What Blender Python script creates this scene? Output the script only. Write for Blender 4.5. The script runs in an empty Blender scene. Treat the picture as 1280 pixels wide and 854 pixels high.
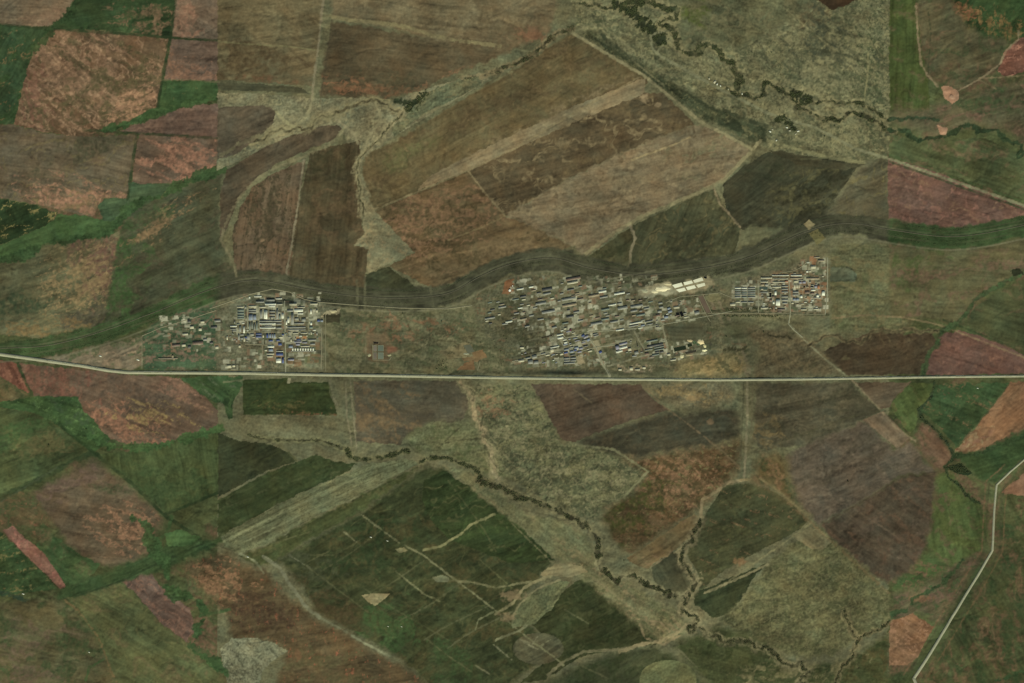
import bpy, math, random
import numpy as np
random.seed(7); rng = np.random.default_rng(7)
R = math.radians
S = 10.0                                   # metres per map unit
def wx(x): return (x-640.0)*S
def wy(y): return (427.0-y)*S

# ------------------------------------------------------------------ camera, light, exposure
sc = bpy.context.scene
H = 20000.0
cam = bpy.data.cameras.new('camera'); co = bpy.data.objects.new('camera', cam)
sc.collection.objects.link(co); sc.camera = co
co.location = (0, 0, H); co.rotation_euler = (0, 0, 0)
cam.sensor_width = 36; cam.lens = 36*H/12800.0
cam.clip_start = 50; cam.clip_end = 120000
SUN_EL, SUN_AZ = R(40), R(168)             # azimuth from north, clockwise: the sun stands in the south
sun = bpy.data.lights.new('sun', 'SUN'); sun.energy = 3.4; sun.angle = R(0.5); sun.color = (1, .965, .9)
so = bpy.data.objects.new('sun', sun); sc.collection.objects.link(so)
so.rotation_euler = (R(90)-SUN_EL, 0, -(SUN_AZ-math.pi))
w = bpy.data.worlds.new('World'); sc.world = w; w.use_nodes = True
nt = w.node_tree; bg = nt.nodes['Background']; sky = nt.nodes.new('ShaderNodeTexSky')
sky.sky_type = 'NISHITA'; sky.sun_disc = False; sky.sun_elevation = SUN_EL; sky.sun_rotation = SUN_AZ
nt.links.new(sky.outputs[0], bg.inputs[0]); bg.inputs[1].default_value = 0.07
sc.view_settings.view_transform = 'Standard'; sc.view_settings.look = 'None'
sc.view_settings.exposure = 0.0; sc.view_settings.gamma = 1
K = 0.81                                    # light level used when turning seen colours into base colours

# ------------------------------------------------------------------ noise tools
_P = np.random.default_rng(3).permutation(4096).astype(np.int32)
_A = np.random.default_rng(4).random(4096)*2*np.pi
_GX, _GY = np.cos(_A), np.sin(_A)
def gnoise(x, y, seed=0):
    xi = np.floor(x).astype(np.int64); yi = np.floor(y).astype(np.int64)
    fx = x-xi; fy = y-yi
    u = fx*fx*fx*(fx*(fx*6-15)+10); v = fy*fy*fy*(fy*(fy*6-15)+10)
    def g(ix, iy, dx, dy):
        h = _P[(_P[(ix+seed*131) & 4095]+iy) & 4095]
        return _GX[h]*dx+_GY[h]*dy
    a = g(xi, yi, fx, fy); b = g(xi+1, yi, fx-1, fy); c = g(xi, yi+1, fx, fy-1); d = g(xi+1, yi+1, fx-1, fy-1)
    return (a+(b-a)*u)*(1-v)+(c+(d-c)*u)*v
def fbm(x, y, scale, seed=0, octv=4, gain=.55):
    s = 0; amp = 1; var = 0; f = 1.0/scale
    for k in range(octv):
        s = s+amp*gnoise(x*f+17.3*k, y*f-9.1*k, seed+k); var += amp*amp; amp *= gain; f *= 2.03
    return s/(.25*math.sqrt(var))
def ridge(x, y, scale, seed=0, octv=3):
    s = 0; amp = 1; tot = 0; f = 1.0/scale
    for k in range(octv):
        n = 1-np.abs(gnoise(x*f+3.3*k, y*f+7.7*k, seed+k))*4
        s = s+amp*n; tot += amp; amp *= .55; f *= 2.1
    return s/tot                            # crests near 1
def rot(x, y, ang, st):
    a = R(ang); c, s = math.cos(a), math.sin(a)
    return (x*c+y*s)/st, -x*s+y*c
def sst(a, b, v):
    t = np.clip((v-a)/(b-a), 0, 1); return t*t*(3-2*t)
def lin(c):
    c = np.array(c, float)/255.0
    if c[1] > 1.25*c[0]: c[0] += (c[1]*.80-c[0])*.85; c[2] += max(0, c[1]*.60-c[2])*.7
    return np.where(c <= .04045, c/12.92, ((c+.055)/1.055)**2.4)/K*np.array([1.0, 1.06 if c[0] > c[1] else 1.0, .95])

# ------------------------------------------------------------------ the map grid: one unit inside the view, wider beyond it
g = []; p = 0; st = 1.0
while p < 2600: st *= 1.12; p += st; g.append(p)
g = np.array(g)
xs = np.concatenate([-g[::-1], np.arange(0, 1281, 1.0), 1280+g])
ys = np.concatenate([-g[::-1], np.arange(0, 855, 1.0), 854+g])
X, Y = np.meshgrid(xs, ys)
C = np.zeros(X.shape+(3,)); OWN = np.zeros(X.shape, np.int16); RG = np.zeros(X.shape)   # RG: local relief strength
Z = np.zeros(X.shape); WOOD = np.zeros(X.shape)
OWNERS = [('ground', 'dry steppe ground with tracks and scrub between the fields')]
def win(x0, y0, x1, y1):
    return (slice(max(0, np.searchsorted(ys, y0)-1), np.searchsorted(ys, y1)+1), slice(max(0, np.searchsorted(xs, x0)-1), np.searchsorted(xs, x1)+1))
def inside(pts, x, y):
    m = np.zeros(x.shape, bool); n = len(pts)
    for i in range(n):
        x0, y0 = pts[i]; x1, y1 = pts[(i+1) % n]
        if y0 == y1: continue
        m ^= ((y0 > y) != (y1 > y)) & (x < (x1-x0)*(y-y0)/(y1-y0)+x0)
    return m
def smooth(pts, n=6):
    P = [np.array(p, float) for p in pts]; P = [2*P[0]-P[1]]+P+[2*P[-1]-P[-2]]; out = []
    for i in range(1, len(P)-2):
        a, b, c, d = P[i-1:i+3]
        for k in range(n):
            t = k/n
            out.append(.5*((2*b)+(-a+c)*t+(2*a-5*b+4*c-d)*t*t+(-a+3*b-3*c+d)*t**3))
    out.append(P[-2]); return np.array(out)
def meander(pts, rough=.18, it=3, seed=1):
    r = random.Random(seed); P = [np.array(p, float) for p in pts]
    for k in range(it):
        Q = []
        for a, b in zip(P[:-1], P[1:]):
            d = b-a; n = np.array([-d[1], d[0]])
            Q += [a, (a+b)/2+n*r.uniform(-rough, rough)]
        Q.append(P[-1]); P = Q
    return smooth(P, 2)
def pdist(path, margin):
    """signed distance to a path and position along it (0..1)"""
    path = np.asarray(path, float)
    L = np.concatenate([[0], np.cumsum(np.hypot(*(path[1:]-path[:-1]).T))])
    x0, y0 = path.min(0)-margin; x1, y1 = path.max(0)+margin
    W = win(x0, y0, x1, y1); D = np.full(X[W].shape, 1e9); T = np.zeros(X[W].shape); SG = np.ones(X[W].shape)
    xw, yw = xs[W[1]], ys[W[0]]
    for i in range(len(path)-1):
        a, b = path[i], path[i+1]; d = b-a; ll = d@d
        if ll < 1e-9: continue
        i0 = np.searchsorted(yw, min(a[1], b[1])-margin); i1 = np.searchsorted(yw, max(a[1], b[1])+margin)
        j0 = np.searchsorted(xw, min(a[0], b[0])-margin); j1 = np.searchsorted(xw, max(a[0], b[0])+margin)
        if i0 >= i1 or j0 >= j1: continue
        xx = X[W][i0:i1, j0:j1]-a[0]; yy = Y[W][i0:i1, j0:j1]-a[1]
        t = np.clip((xx*d[0]+yy*d[1])/ll, 0, 1)
        q = np.hypot(xx-t*d[0], yy-t*d[1]); m = q < D[i0:i1, j0:j1]
        D[i0:i1, j0:j1][m] = q[m]; T[i0:i1, j0:j1][m] = ((L[i]+t*math.sqrt(ll))/L[-1])[m]
        SG[i0:i1, j0:j1][m] = np.sign(d[0]*yy-d[1]*xx)[m]
    return W, D, SG, T
def blend(W, m, col):
    m = m[..., None] if m.ndim == 2 else m
    C[W] = C[W]*(1-m)+col*m

def detail(x, y, base, ang, seed, mot=.11, stk=.09, grain=.04, msc=45, strips=.0, ssc=7, rows=True):
    f = 1+mot*fbm(x, y, msc, seed, 4)
    u, v = rot(x, y, ang, 9)
    wv = 2*fbm(x, y, 60, seed+5, 2)
    f += stk*fbm(u+wv*.2, v+wv, 7, seed+11, 3)
    if strips:
        f += strips*np.clip(fbm(u*0+.5, v+wv*.15, ssc, seed+21, 2), -1.6, 1.6)
    f += grain*fbm(x, y, 2.6, seed+31, 2)
    if rows and seed < 3000:
        r_ = random.Random(seed); sp = r_.uniform(18, 46); ph = r_.random(); a2 = r_.choice((.0, .09, .14))
        uu, vv = rot(x, y, ang+r_.uniform(-4, 4), 1); vv = vv+fbm(x, y, 120, seed+2, 2)*2
        f += .07*np.clip(fbm(uu/60, vv, 2.6, seed+23, 2), -1.8, 1.8)+.065*np.clip(fbm(uu/90, vv, 11, seed+25, 2), -1.8, 1.8)
        if a2:
            q_ = np.abs((vv/sp+ph) % 1-.5)*sp; f += a2*(1-sst(.4, 1.3, q_))*np.clip(.5+.5*fbm(x, y, 30, seed+26, 2), 0, 1.2)
            q_ = np.abs((uu/(sp*1.9)+ph) % 1-.5)*sp*1.9; f += a2*.8*(1-sst(.4, 1.3, q_))*np.clip(.3+.6*fbm(x, y, 26, seed+27, 2), 0, 1.2)
    c = np.array(base)[None, None, :]*np.clip(f, .35, 2.2)[..., None]
    h = fbm(x, y, 30, seed+41, 3)*.035         # slight drift of hue
    c[..., 0] *= 1+h; c[..., 1] *= 1-h*.3; c[..., 2] *= 1-h
    return c
def falloff(x, y, reg):
    cx, cy, rx, ry, a = reg
    u, v = rot(x-cx, y-cy, a, 1); return 1-np.sqrt((u/rx)**2+(v/ry)**2)
def patches(x, y, c, plist, seed):
    for k, p in enumerate(plist or []):
        kind, col, scale, ang, stt, thr, soft, amt = p[:8]; reg = p[8] if len(p) > 8 else None
        u, v = rot(x, y, ang, stt)
        wv = fbm(x, y, scale*1.6, seed+60+k, 3)*scale*.35
        n = fbm(u+wv, v+wv*.8, scale, seed+50+7*k, 5, .6) if kind == 'p' else ((ridge(u+wv, v+wv, scale, seed+50+7*k)-.2)/.40-.4)
        if reg: n = n+np.clip(falloff(x, y, reg), -1.5, 1)*1.9-.4
        m = sst(thr-soft*.35, thr+soft*1.5, n)*amt*np.clip(.85+.3*fbm(x, y, 5, seed+90+k, 2), .3, 1.1)
        cc = lin(col); mean = c.reshape(-1, 3).mean(0); 
        if col[0] > 1.28*col[1]: cc = cc*.85+mean*.15; cc = cc*.86+cc.mean()*.14*np.array([1.08, 1.02, .78])
        c = c*(1-m[..., None])+cc*m[..., None]*(1+.10*fbm(x, y, 4, seed+95+k, 2))[..., None]
    return c
FS = [0]
def field(label, pts, col, ang=0, pat=None, name='field', own=True, warp=.8, edge=None, relief=1, feather=0, **kw):
    FS[0] += 13; seed = FS[0]
    P = np.array(pts, float); x0, y0 = P.min(0)-3-feather; x1, y1 = P.max(0)+3+feather
    W = win(x0, y0, x1, y1); x, y = X[W], Y[W]
    nx = (gnoise(x/9, y/9, 61)*3+gnoise(x/3, y/3, 63)*1.2)*warp; ny = (gnoise(x/9, y/9, 62)*3+gnoise(x/3, y/3, 64)*1.2)*warp
    m = inside(pts, x+nx, y+ny)
    c = patches(x, y, detail(x, y, lin(col), ang, seed, **kw), pat, seed)
    if feather:
        al = np.zeros(x.shape)
        for k in range(14):
            t = k*2.4; q = feather*math.sqrt((k+.5)/14); al += inside(pts, x+nx*2+q*math.cos(t), y+ny*2+q*math.sin(t))
        blend(W, al/14, c)
    else: C[W][m] = c[m]
    RG[W][m] = relief
    if own:
        OWNERS.append((name, label)); OWN[W][m] = len(OWNERS)-1
    if edge is not None:
        track(list(pts)+[pts[0]], edge, .7, .55, seed=seed)
def track(pts, col, wd=1.0, amt=.8, wob=.35, rag=0.0, seed=0, curved=False, fade=None):
    path = smooth(pts) if curved else np.array(pts, float)
    W, D, SG, T = pdist(path, wd*3+4); x, y = X[W], Y[W]
    D = D+wob*fbm(x, y, 5, seed+3, 2)+rag*np.abs(fbm(x, y, 9, seed+4, 3))
    m = (1-sst(wd*.5, wd*.5+1.0, D))*amt*np.clip(.85+.25*fbm(x, y, 14, seed+9, 2), .2, 1.1)
    if fade: m = m*(fade[0]+(fade[1]-fade[0])*T)
    blend(W, np.clip(m, 0, 1), lin(col)[None, None, :])
def stream(label, pts, col, wd, bank=None, bw=4, rough=.2, it=3, seed=1, wood=0, depth=4, own=True, var=.5, name='stream', amt=.92):
    path = meander(pts, rough, it, seed)
    W, D, SG, T = pdist(path, wd*2+bw*2+12); x, y = X[W], Y[W]
    wd = wd*(.85 if wood else 1)
    wv = wd*(1+var*fbm(T*60, T*0+seed, 6, seed, 3))
    if bank is not None:
        n = np.abs(fbm(x, y, 10, seed+3, 3)); m = (1-sst(bw*.4, bw*1.2, D-wd*.5+n*bw*.4))*.8*np.clip(.8+.35*fbm(x, y, 4, seed+8, 2), .1, 1)
        blend(W, m, lin(bank)[None, None, :])
        r_ = random.Random(seed+50)
        for k in range(4 if bw > 3 else 2):
            o_ = np.cumsum(np.array([r_.gauss(0, 1) for _ in path[::5]])); o_ = (o_-o_.mean())/(o_.std()+1e-6)*bw*.62
            pts2 = path[::5]+np.stack([o_, -o_*.6+np.array([r_.gauss(0, 1) for _ in o_])], 1)
            if len(pts2) > 3: track(pts2, tuple(min(255, c*(1.12 if k % 2 == 0 else .62)) for c in bank), .8 if k % 2 else 1.3, .6, rag=.8, seed=seed+k, curved=True)
    gap = np.clip(.8+.35*fbm(T*80, T*0+seed, 5, seed+12, 2), .6, 1) if (bank is not None) else 1
    m = (1-sst(wv*.5-.3, wv*.5+.9, D+.5*fbm(x, y, 5, seed+6, 3)*wd*.3))
    c = detail(x, y, lin(col), 0, seed, mot=.15, stk=.02, grain=.14, msc=14)
    blend(W, m*amt*gap, c); m = m*(gap if bank is not None else 1)
    if depth: Z[W] -= depth*(1-sst(0, wd+5, D))
    if wood: WOOD[W] = np.maximum(WOOD[W], m*wood*(fbm(x, y, 9, seed+30, 2) > -.35))
    if own:
        OWNERS.append((name, label)); OWN[W][m > .4] = len(OWNERS)-1

# ------------------------------------------------------------------ base colours of the open ground
zt = np.clip((X-262)/20, 0, 1)
base = detail(X, Y, lin((95, 91, 66)), 10, 900, mot=.10, stk=.04, grain=.09, msc=40)
lb = detail(X, Y, lin((70, 76, 46)), 20, 930, mot=.16, stk=.05, grain=.07, msc=70)
lb = patches(X, Y, lb, [('p', (105, 76, 56), 60, 20, 2, .2, .8, .8)], 940)
left = (X < 272)[..., None]; right = (X > 1110+1.5*np.round(fbm(X*0, Y, 6, 5, 2)))[..., None]
C[:] = np.where(left | right, lb, base); RG[:] = 1
far = (X < -60) | (X > 1340) | (Y < -60) | (Y > 914)
# beyond the frame: a quilt of fields
cx = np.floor((X+Y*.3+30*gnoise(X/300, Y/300, 3))/150); cy = np.floor((Y-X*.25+40*gnoise(X/300, Y/300, 9))/130)
hsh = _P[(_P[(cx.astype(int)*7+99) & 4095]+cy.astype(int)*13) & 4095]
pal = np.array([lin(c) for c in [(92, 78, 58), (64, 72, 44), (104, 86, 64), (72, 66, 48), (50, 66, 36), (112, 80, 64), (84, 84, 54)]])
q = pal[hsh % 7]*(1+.1*fbm(X, Y, 40, 77, 4)+.06*fbm(X, Y, 6, 78, 3))[..., None]
outer = np.clip(np.maximum.reduce([-X-5, X-1285, -Y-5, Y-859])/6, 0, 1)[..., None]
C[:] = C*(1-outer)+q*outer

# ------------------------------------------------------------------ fields, west of the view
OR = (152, 108, 78); TAN = (138, 112, 78); GRN = (36, 66, 34); DG = (30, 58, 30); PALE = (128, 120, 86)
field('pale mauve-brown field in the top left corner', [(-60,-60),(96,-60),(92,0),(86,15),(66,33),(30,33),(-60,29)], (104,88,68), 5, [('p',(124,92,68),30,-20,3,.2,1,.6,(70,18,40,20,0))])
field('green field with tan streaks at the top beside the red-soil square', [(100,-60),(222,-60),(219,0),(213,46),(130,38),(64,36),(86,18),(94,0)], (42,64,36), -12, [('p',(122,92,66),14,-15,3.5,.35,.6,.85,(185,20,50,28,0)),('p',(24,64,30),20,10,2,.5,.5,.7)], mot=.14)
field('dark green field west of the eroded square', [(-60,30),(0,31),(62,37),(55,50),(42,60),(31,100),(19,156),(-60,156)], (44,68,42), -55, [('p',(24,66,28),22,-55,2,.3,.8,.8),('p',(110,90,60),7,-40,2,1.2,.4,.8)], mot=.15)
field('large square field of eroded orange soil', [(63,37),(136,41),(211,49),(205,80),(200,105),(196,133),(187,136),(165,150),(130,162),(105,172),(60,167),(19,156),(31,100),(43,61),(50,52)], (94,74,54), 24, [('p',(140,104,76),13,30,3.2,.2,.8,.8,(90,90,120,90,30)),('v',(158,122,90),15,28,3.4,.3,.4,.7),('p',(76,68,46),14,24,3,.5,.6,.8),('p',(80,72,48),34,-30,1.6,.1,.7,.8,(150,110,60,40,-30)),('p',(160,116,84),9,-28,4,.1,.7,.8,(170,128,55,18,-30)),('p',(120,74,60),12,60,2,.5,.7,.5,(40,120,30,60,0))], mot=.12)
field('small orange and brown field right of the north-south lane', [(222,-60),(272,-60),(272,50),(215,46)], (108,90,72), 25, [('p',(150,104,78),14,60,2.5,0,.9,.7,(228,25,22,40,0))])
field('brown square field with orange lower edge', [(215,48),(272,51),(272,102),(205,99)], (98,80,66), 5, [('p',(142,100,74),10,-5,4,0,.8,.75,(235,96,50,20,0)),('p',(140,98,70),10,50,2,.2,.8,.6,(214,70,12,30,0))])
field('bright green meadow below the brown square', [(203,100),(272,103),(272,123),(250,125),(215,138),(190,145),(150,161),(132,164),(162,152),(187,137),(197,133)], (40,78,42), 0, [('p',(26,72,34),16,-20,3,.2,.8,.8),('p',(96,100,60),5,0,2,1.6,.3,.8)])
field('mauve-brown wedge field under the green meadow', [(150,164),(190,147),(240,131),(272,130),(272,173),(160,166)], (104,82,68), -8, [('p',(124,94,74),14,-12,4,.3,.8,.5)])
field('brown field with glowing orange lower corner', [(174,167),(272,173),(272,206),(250,219),(228,230),(165,229)], (96,78,62), 15, [('p',(156,106,80),11,12,3,-.1,.9,.85,(238,200,52,30,-20))])
field('broad brown field with orange south edge', [(-60,156),(20,157),(60,168),(110,172),(172,168),(168,200),(160,248),(128,248),(121,262),(118,270),(100,269),(75,262),(0,247),(-60,236)], (90,78,60), 8, [('p',(148,104,78),11,14,3,-.2,.8,.85,(100,252,70,24,10)),('p',(66,64,46),40,-40,2.5,.2,.9,.75,(95,185,70,22,-25)),('v',(112,98,62),20,-30,3,.5,.4,.4)])
field('dark green rough pasture dotted with bare pale spots', [(-60,244),(0,248),(40,256),(72,266),(58,282),(0,306),(-60,325)], (27,56,30), -25, [('p',(126,112,70),6,-28,2.6,1.0,.4,.9)], mot=.16)
field('bright green strip meadow crossing to the west edge', [(-60,326),(0,307),(58,282),(72,268),(110,270),(125,275),(150,268),(155,280),(128,296),(95,298),(60,304),(0,324),(-60,344)], (46,80,42), -22, [('p',(34,82,34),18,-25,3,.2,.8,.8)], mot=.12)
field('grey-green patch by the gully bend', [(122,258),(130,249),(160,248),(162,228),(215,231),(200,246),(150,280),(130,276)], (62,76,50), -10)
field('olive field with orange veins and a mauve east side', [(-60,345),(0,329),(60,307),(95,300),(130,298),(150,288),(151,300),(143,350),(135,388),(128,406),(100,415),(60,424),(0,418),(-60,410)], (86,82,58), -20, [('p',(112,76,62),26,60,1.6,-.25,.9,.85,(132,325,32,60,20)),('v',(130,108,76),10,-38,2.4,.2,.5,.75,(105,350,70,50,-30)),('p',(54,66,44),34,0,2,-.1,.8,.8,(25,378,50,20,0)),('p',(74,68,54),20,-20,2,.0,.8,.8,(110,395,40,16,-20)),('p',(120,96,62),14,0,3,.2,.7,.6,(60,410,70,14,0))], mot=.12)
field('large dull olive field with a tan streak and green margin', [(150,290),(160,264),(205,246),(228,232),(272,214),(277,214),(275,282),(284,320),(292,338),(291,350),(200,386),(132,408),(132,390),(140,350)], (70,72,50), -28, [('p',(40,84,38),30,-80,3,-.35,.9,.85,(148,350,20,90,15)),('p',(140,108,72),10,-38,3.5,.2,.6,.8,(200,280,60,12,-40)),('p',(52,78,44),24,-30,3,.3,.8,.6,(190,265,60,22,-30)),('p',(80,68,52),24,-30,2,.5,.8,.5)], mot=.1, feather=2)
track([(175,352),(215,330),(262,306)], (48,52,34), 1.4, .6)
# lanes
for P in ([(-60,30),(0,31),(66,37),(136,41),(214,47),(272,51)], [(222,-40),(219,0),(213,48),(203,99),(197,133)], [(172,167),(166,205),(160,250)], [(105,163),(174,167),(272,173)]): track(P, (38,56,32), 2.6, .8)
track([(200,100),(235,100),(272,103)], (120,110,80), .8, .5)
track([(0,-40),(-40,300)], (40,60,34), 2, .7)
stream('green gully winding between the square fields', [(96,-20),(92,10),(84,22),(66,36),(52,54),(44,60)], GRN, 8, it=2, rough=.08, depth=3)
stream('green gully under the eroded square', [(132,163),(160,156),(188,146),(215,137),(250,126),(274,122)], (32,76,36), 6, it=2, rough=.06, depth=3)
stream('green gully descending to the west meadow', [(278,213),(250,220),(225,232),(205,245),(180,250),(160,262),(145,280),(125,294),(95,297),(60,303),(0,325),(-60,345)], (32,72,36), 9, it=2, rough=.07, depth=4)
# ------------------------------------------------------------------ fields, centre north
field('olive-brown field in the top middle', [(272,-60),(406,-60),(404,0),(398,60),(390,108),(272,100)], (98,86,61), -10, [('p',(104,92,66),30,-10,3,.3,1,.5,(330,10,80,30,0)),('p',(78,64,44),30,5,3,-.1,.9,.8,(300,80,80,28,0)),('p',(110,76,50),10,0,4,.1,.7,.7,(345,103,60,7,5))])
track([(272,52),(320,56),(360,58),(402,64)], (120,112,78), 1, .6); track([(272,49),(330,52),(400,62)], (66,60,42), 1, .4)
field('thin dark strip field', [(272,104),(320,105),(378,110),(388,118),(330,115),(272,113)], (68,68,48), 4)
field('light sandy field at the top centre', [(410,-60),(700,-60),(696,0),(692,22),(688,38),(660,55),(625,70),(610,62),(555,57),(500,38),(440,27),(415,22)], (106,93,68), 5, [('p',(92,76,54),40,8,3,.1,1,.6,(640,40,80,36,0)),('p',(128,90,64),10,10,2.4,.2,.8,.6,(665,44,30,10,0)),('v',(92,80,56),34,6,4,.5,.5,.4)], feather=3)
field('dark brown field below the sandy one with orange rim', [(416,28),(470,36),(540,50),(600,60),(622,64),(622,74),(595,82),(555,98),(530,112),(485,123),(400,120),(404,80)], (82,70,50), 3, [('p',(138,92,60),9,0,3,-.1,.8,.8,(450,112,80,10,4)),('p',(128,90,60),9,-30,3,.1,.8,.8,(550,105,50,9,-25)),('p',(66,64,46),26,-10,3,.1,.8,.6,(500,100,40,18,0))], feather=2)
track([(408,20),(440,26),(500,33),(555,48),(625,58)], (128,116,82), 5, .7, rag=1, curved=True)
field('', [(272,116),(330,118),(400,124),(440,122),(490,127),(530,112),(600,92),(612,100),(500,166),(452,200),(446,230),(440,200),(432,168),(350,178),(272,214)], (112,105,79), -20, [('p',(86,86,62),12,-20,2,.3,.7,.7),('p',(132,122,90),8,-25,2,.5,.6,.7)], own=False, grain=.14)
field('grey-brown rounded field', [(272,134),(322,132),(338,135),(345,140),(343,152),(325,172),(300,190),(283,197),(272,200)], (84,74,58), -20)
field('long dark brown field between the pale valleys', [(276,240),(284,214),(320,190),(360,172),(400,158),(424,157),(428,162),(415,176),(380,190),(345,206),(318,226),(298,250),(284,285),(276,300)], (78,68,52), -28, [('p',(90,76,58),20,-28,4,.3,.8,.6)])
field('brown strip-cropped field with north-south bands', [(300,262),(316,234),(345,216),(382,200),(372,260),(361,345),(300,347),(291,320),(292,290)], (90,74,56), 97, [('p',(60,54,38),9,97,12,.35,.3,.8,(335,270,60,80,0))], strips=.05)
field('dark brown field beside the white gully', [(388,192),(414,183),(450,176),(451,190),(443,206),(448,240),(452,276),(455,292),(442,306),(460,310),(456,343),(462,364),(420,362),(361,349),(372,260)], (72,63,44), 95, [('p',(94,76,54),34,-30,3,.2,.9,.6),('p',(56,54,36),30,95,3,.2,.8,.6,(410,200,40,30,0))], strips=.05, ssc=14)
field('pale bare-soil wedge where the gullies meet', [(450,214),(456,225),(468,262),(486,282),(518,314),(505,322),(459,341),(458,330),(460,311),(443,306),(455,292),(452,262)], (116,108,80), 10, [('p',(104,104,76),14,0,1.5,.2,.8,.7),('p',(134,116,84),8,20,2,.5,.7,.7)], mot=.1, grain=.08)
field('small dark green triangle field by the rail belt', [(457,343),(485,333),(524,362),(520,366),(457,366)], (56,58,38), -30)
field('large ochre-brown field sloping to the highway of poplars', [(452,214),(456,196),(466,188),(493,178),(560,136),(640,88),(690,56),(713,42),(730,50),(808,98),(806,117),(720,152),(640,188),(585,213),(468,262)], (90,78,53), -30, [('p',(118,102,74),34,-27,5,.0,.9,.85,(690,150,150,16,-29)),('p',(80,66,46),22,-27,4,.3,.8,.6),('p',(84,86,52),30,-30,2,.2,.9,.5,(510,195,50,14,-28)),('v',(108,90,62),22,60,2,.55,.4,.5)], mot=.09, stk=.06, feather=1.5)
track([(520,178),(600,140),(650,118),(760,60)], (74,62,42), 2, .4); track([(510,205),(540,190),(640,140)], (78,66,44), 1, .5)
field('', [(806,97),(806,117),(720,152),(640,188),(585,213),(520,238),(540,218),(600,188),(660,160),(720,132)], (120,105,78), -25, own=False)
field('reddish brown field with eroded orange veins', [(468,263),(585,214),(605,240),(632,271),(660,280),(715,308),(700,314),(640,318),(600,335),(570,352),(541,361),(486,333),(519,316)], (94,78,54), -15, [('v',(130,96,66),20,-14,3,.35,.5,.75,(560,270,90,50,-15)),('p',(132,98,68),9,-10,3,.5,.7,.8,(510,290,60,30,60)),('p',(66,58,38),20,-25,3,.4,.7,.7),('p',(108,90,64),30,-20,3,.1,.8,.7,(640,310,80,20,-20))], mot=.12)
field('brown field with pale branching furrow lines', [(585,213),(640,188),(720,152),(806,117),(828,117),(868,155),(840,166),(780,190),(700,228),(632,270),(605,240)], (78,66,47), -18, [('v',(118,102,74),26,-14,4,.35,.35,.8),('p',(100,84,58),20,-20,3,.5,.7,.6)], mot=.1)
field('light brown field ribbed with soft ridges', [(632,270),(700,228),(780,190),(840,166),(868,155),(890,161),(938,187),(905,224),(860,246),(800,270),(760,300),(730,322),(720,310),(660,280)], (112,97,73), -14, [('v',(82,68,48),28,-12,4,.4,.5,.6),('p',(100,98,72),30,-20,2,.1,.9,.7,(900,180,50,26,-20)),('p',(126,110,82),16,-20,4,.4,.8,.6)], mot=.08, stk=.08, feather=2)
field('dark olive field with curving bare streaks', [(791,282),(860,250),(893,236),(900,248),(912,268),(925,286),(918,318),(850,326),(800,338),(790,345),(788,300)], (66,65,45), -65, [('v',(96,86,58),26,-70,2,.4,.4,.7),('p',(54,52,36),20,-20,2,.3,.8,.7,(880,310,50,20,0))], mot=.1)
field('narrow olive triangle field', [(734,322),(787,285),(791,300),(786,338),(760,336)], (70,66,44), -35, [('p',(50,54,34),12,-30,3,.2,.8,.8)])
field('dark moss-green field with pale crescent', [(903,231),(930,208),(960,190),(1000,194),(1040,200),(1073,206),(1050,240),(1028,276),(1008,288),(925,287),(908,262)], (60,60,42), -40, [('v',(88,82,54),24,-35,3,.5,.4,.6,(1010,240,60,40,-30)),('p',(44,44,28),12,-30,3,.4,.7,.8,(1015,245,50,30,-35)),('p',(52,56,38),18,5,5,0,.8,.6,(1000,210,60,14,5))], mot=.1)
field('pale olive crescent under the moss-green field', [(925,288),(945,281),(975,285),(986,296),(960,312),(920,321)], (96,92,66), -15, feather=2)
field('olive-brown field west of the image-wide colour change', [(1020,282),(1048,246),(1075,207),(1110,198),(1110,280),(1070,276),(1034,280)], (84,78,58), -25, [('v',(110,98,60),26,-30,3,.6,.4,.5)], feather=5)
# pale scrubland, north east
field('pale scrubland round the wooded river', [(722,30),(712,0),(712,-60),(1112,-60),(1112,195),(1075,203),(1000,192),(960,186),(938,178),(876,152),(805,95)], (104,99,71), 15, [('p',(74,78,54),22,25,2,.1,.6,.8),('p',(130,121,86),12,0,2,.4,.6,.8),('p',(58,64,44),4,0,1,1.0,.5,.7),('v',(66,66,46),22,20,1.3,.5,.25,.6),('v',(130,122,90),18,0,1.2,.55,.25,.5),('p',(62,70,46),4,40,2,.5,.5,.8,(1090,90,26,110,0)),('p',(80,66,46),20,0,2,.4,.7,.6,(975,25,50,24,0)),('p',(66,70,52),14,0,1.3,.0,.7,.8,(1028,36,22,34,0)),('p',(62,66,48),10,25,2.4,.1,.6,.75,(1040,72,50,12,5)),('p',(126,118,86),18,-30,1.5,.2,.8,.6,(1010,100,60,30,-10)),('p',(66,72,50),8,0,1.4,.3,.6,.8,(990,96,20,14,0))], mot=.12, grain=.16, feather=1.5)
field('dark green-brown pasture along the river road', [(724,42),(742,36),(760,55),(800,80),(850,110),(905,140),(960,160),(958,180),(935,176),(876,146),(800,92)], (64,68,46), 34, [('p',(46,52,34),16,34,3,.1,.7,.8),('p',(104,98,68),7,30,2,.7,.5,.8)], mot=.16, grain=.14, feather=4)
field('grey-green grassland east of the bend', [(842,-60),(980,-60),(1020,-10),(990,26),(960,40),(930,60),(905,60),(858,62),(846,30)], (84,82,58), 20, [('p',(70,78,38),16,0,1,.1,.8,.8,(862,20,22,26,0)),('p',(104,96,68),20,-30,2,.2,.8,.7)], mot=.14, grain=.12, feather=8)
field('dark brown ploughed corner at the very top', [(1018,-60),(1080,-60),(1072,0),(1055,8),(1040,13),(1022,0)], (58,44,30), 0)
field('dark rounded hill field by the river road', [(960,188),(980,190),(1040,203),(1080,206),(1060,213),(1000,208)], (66,62,44), 8)
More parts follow.
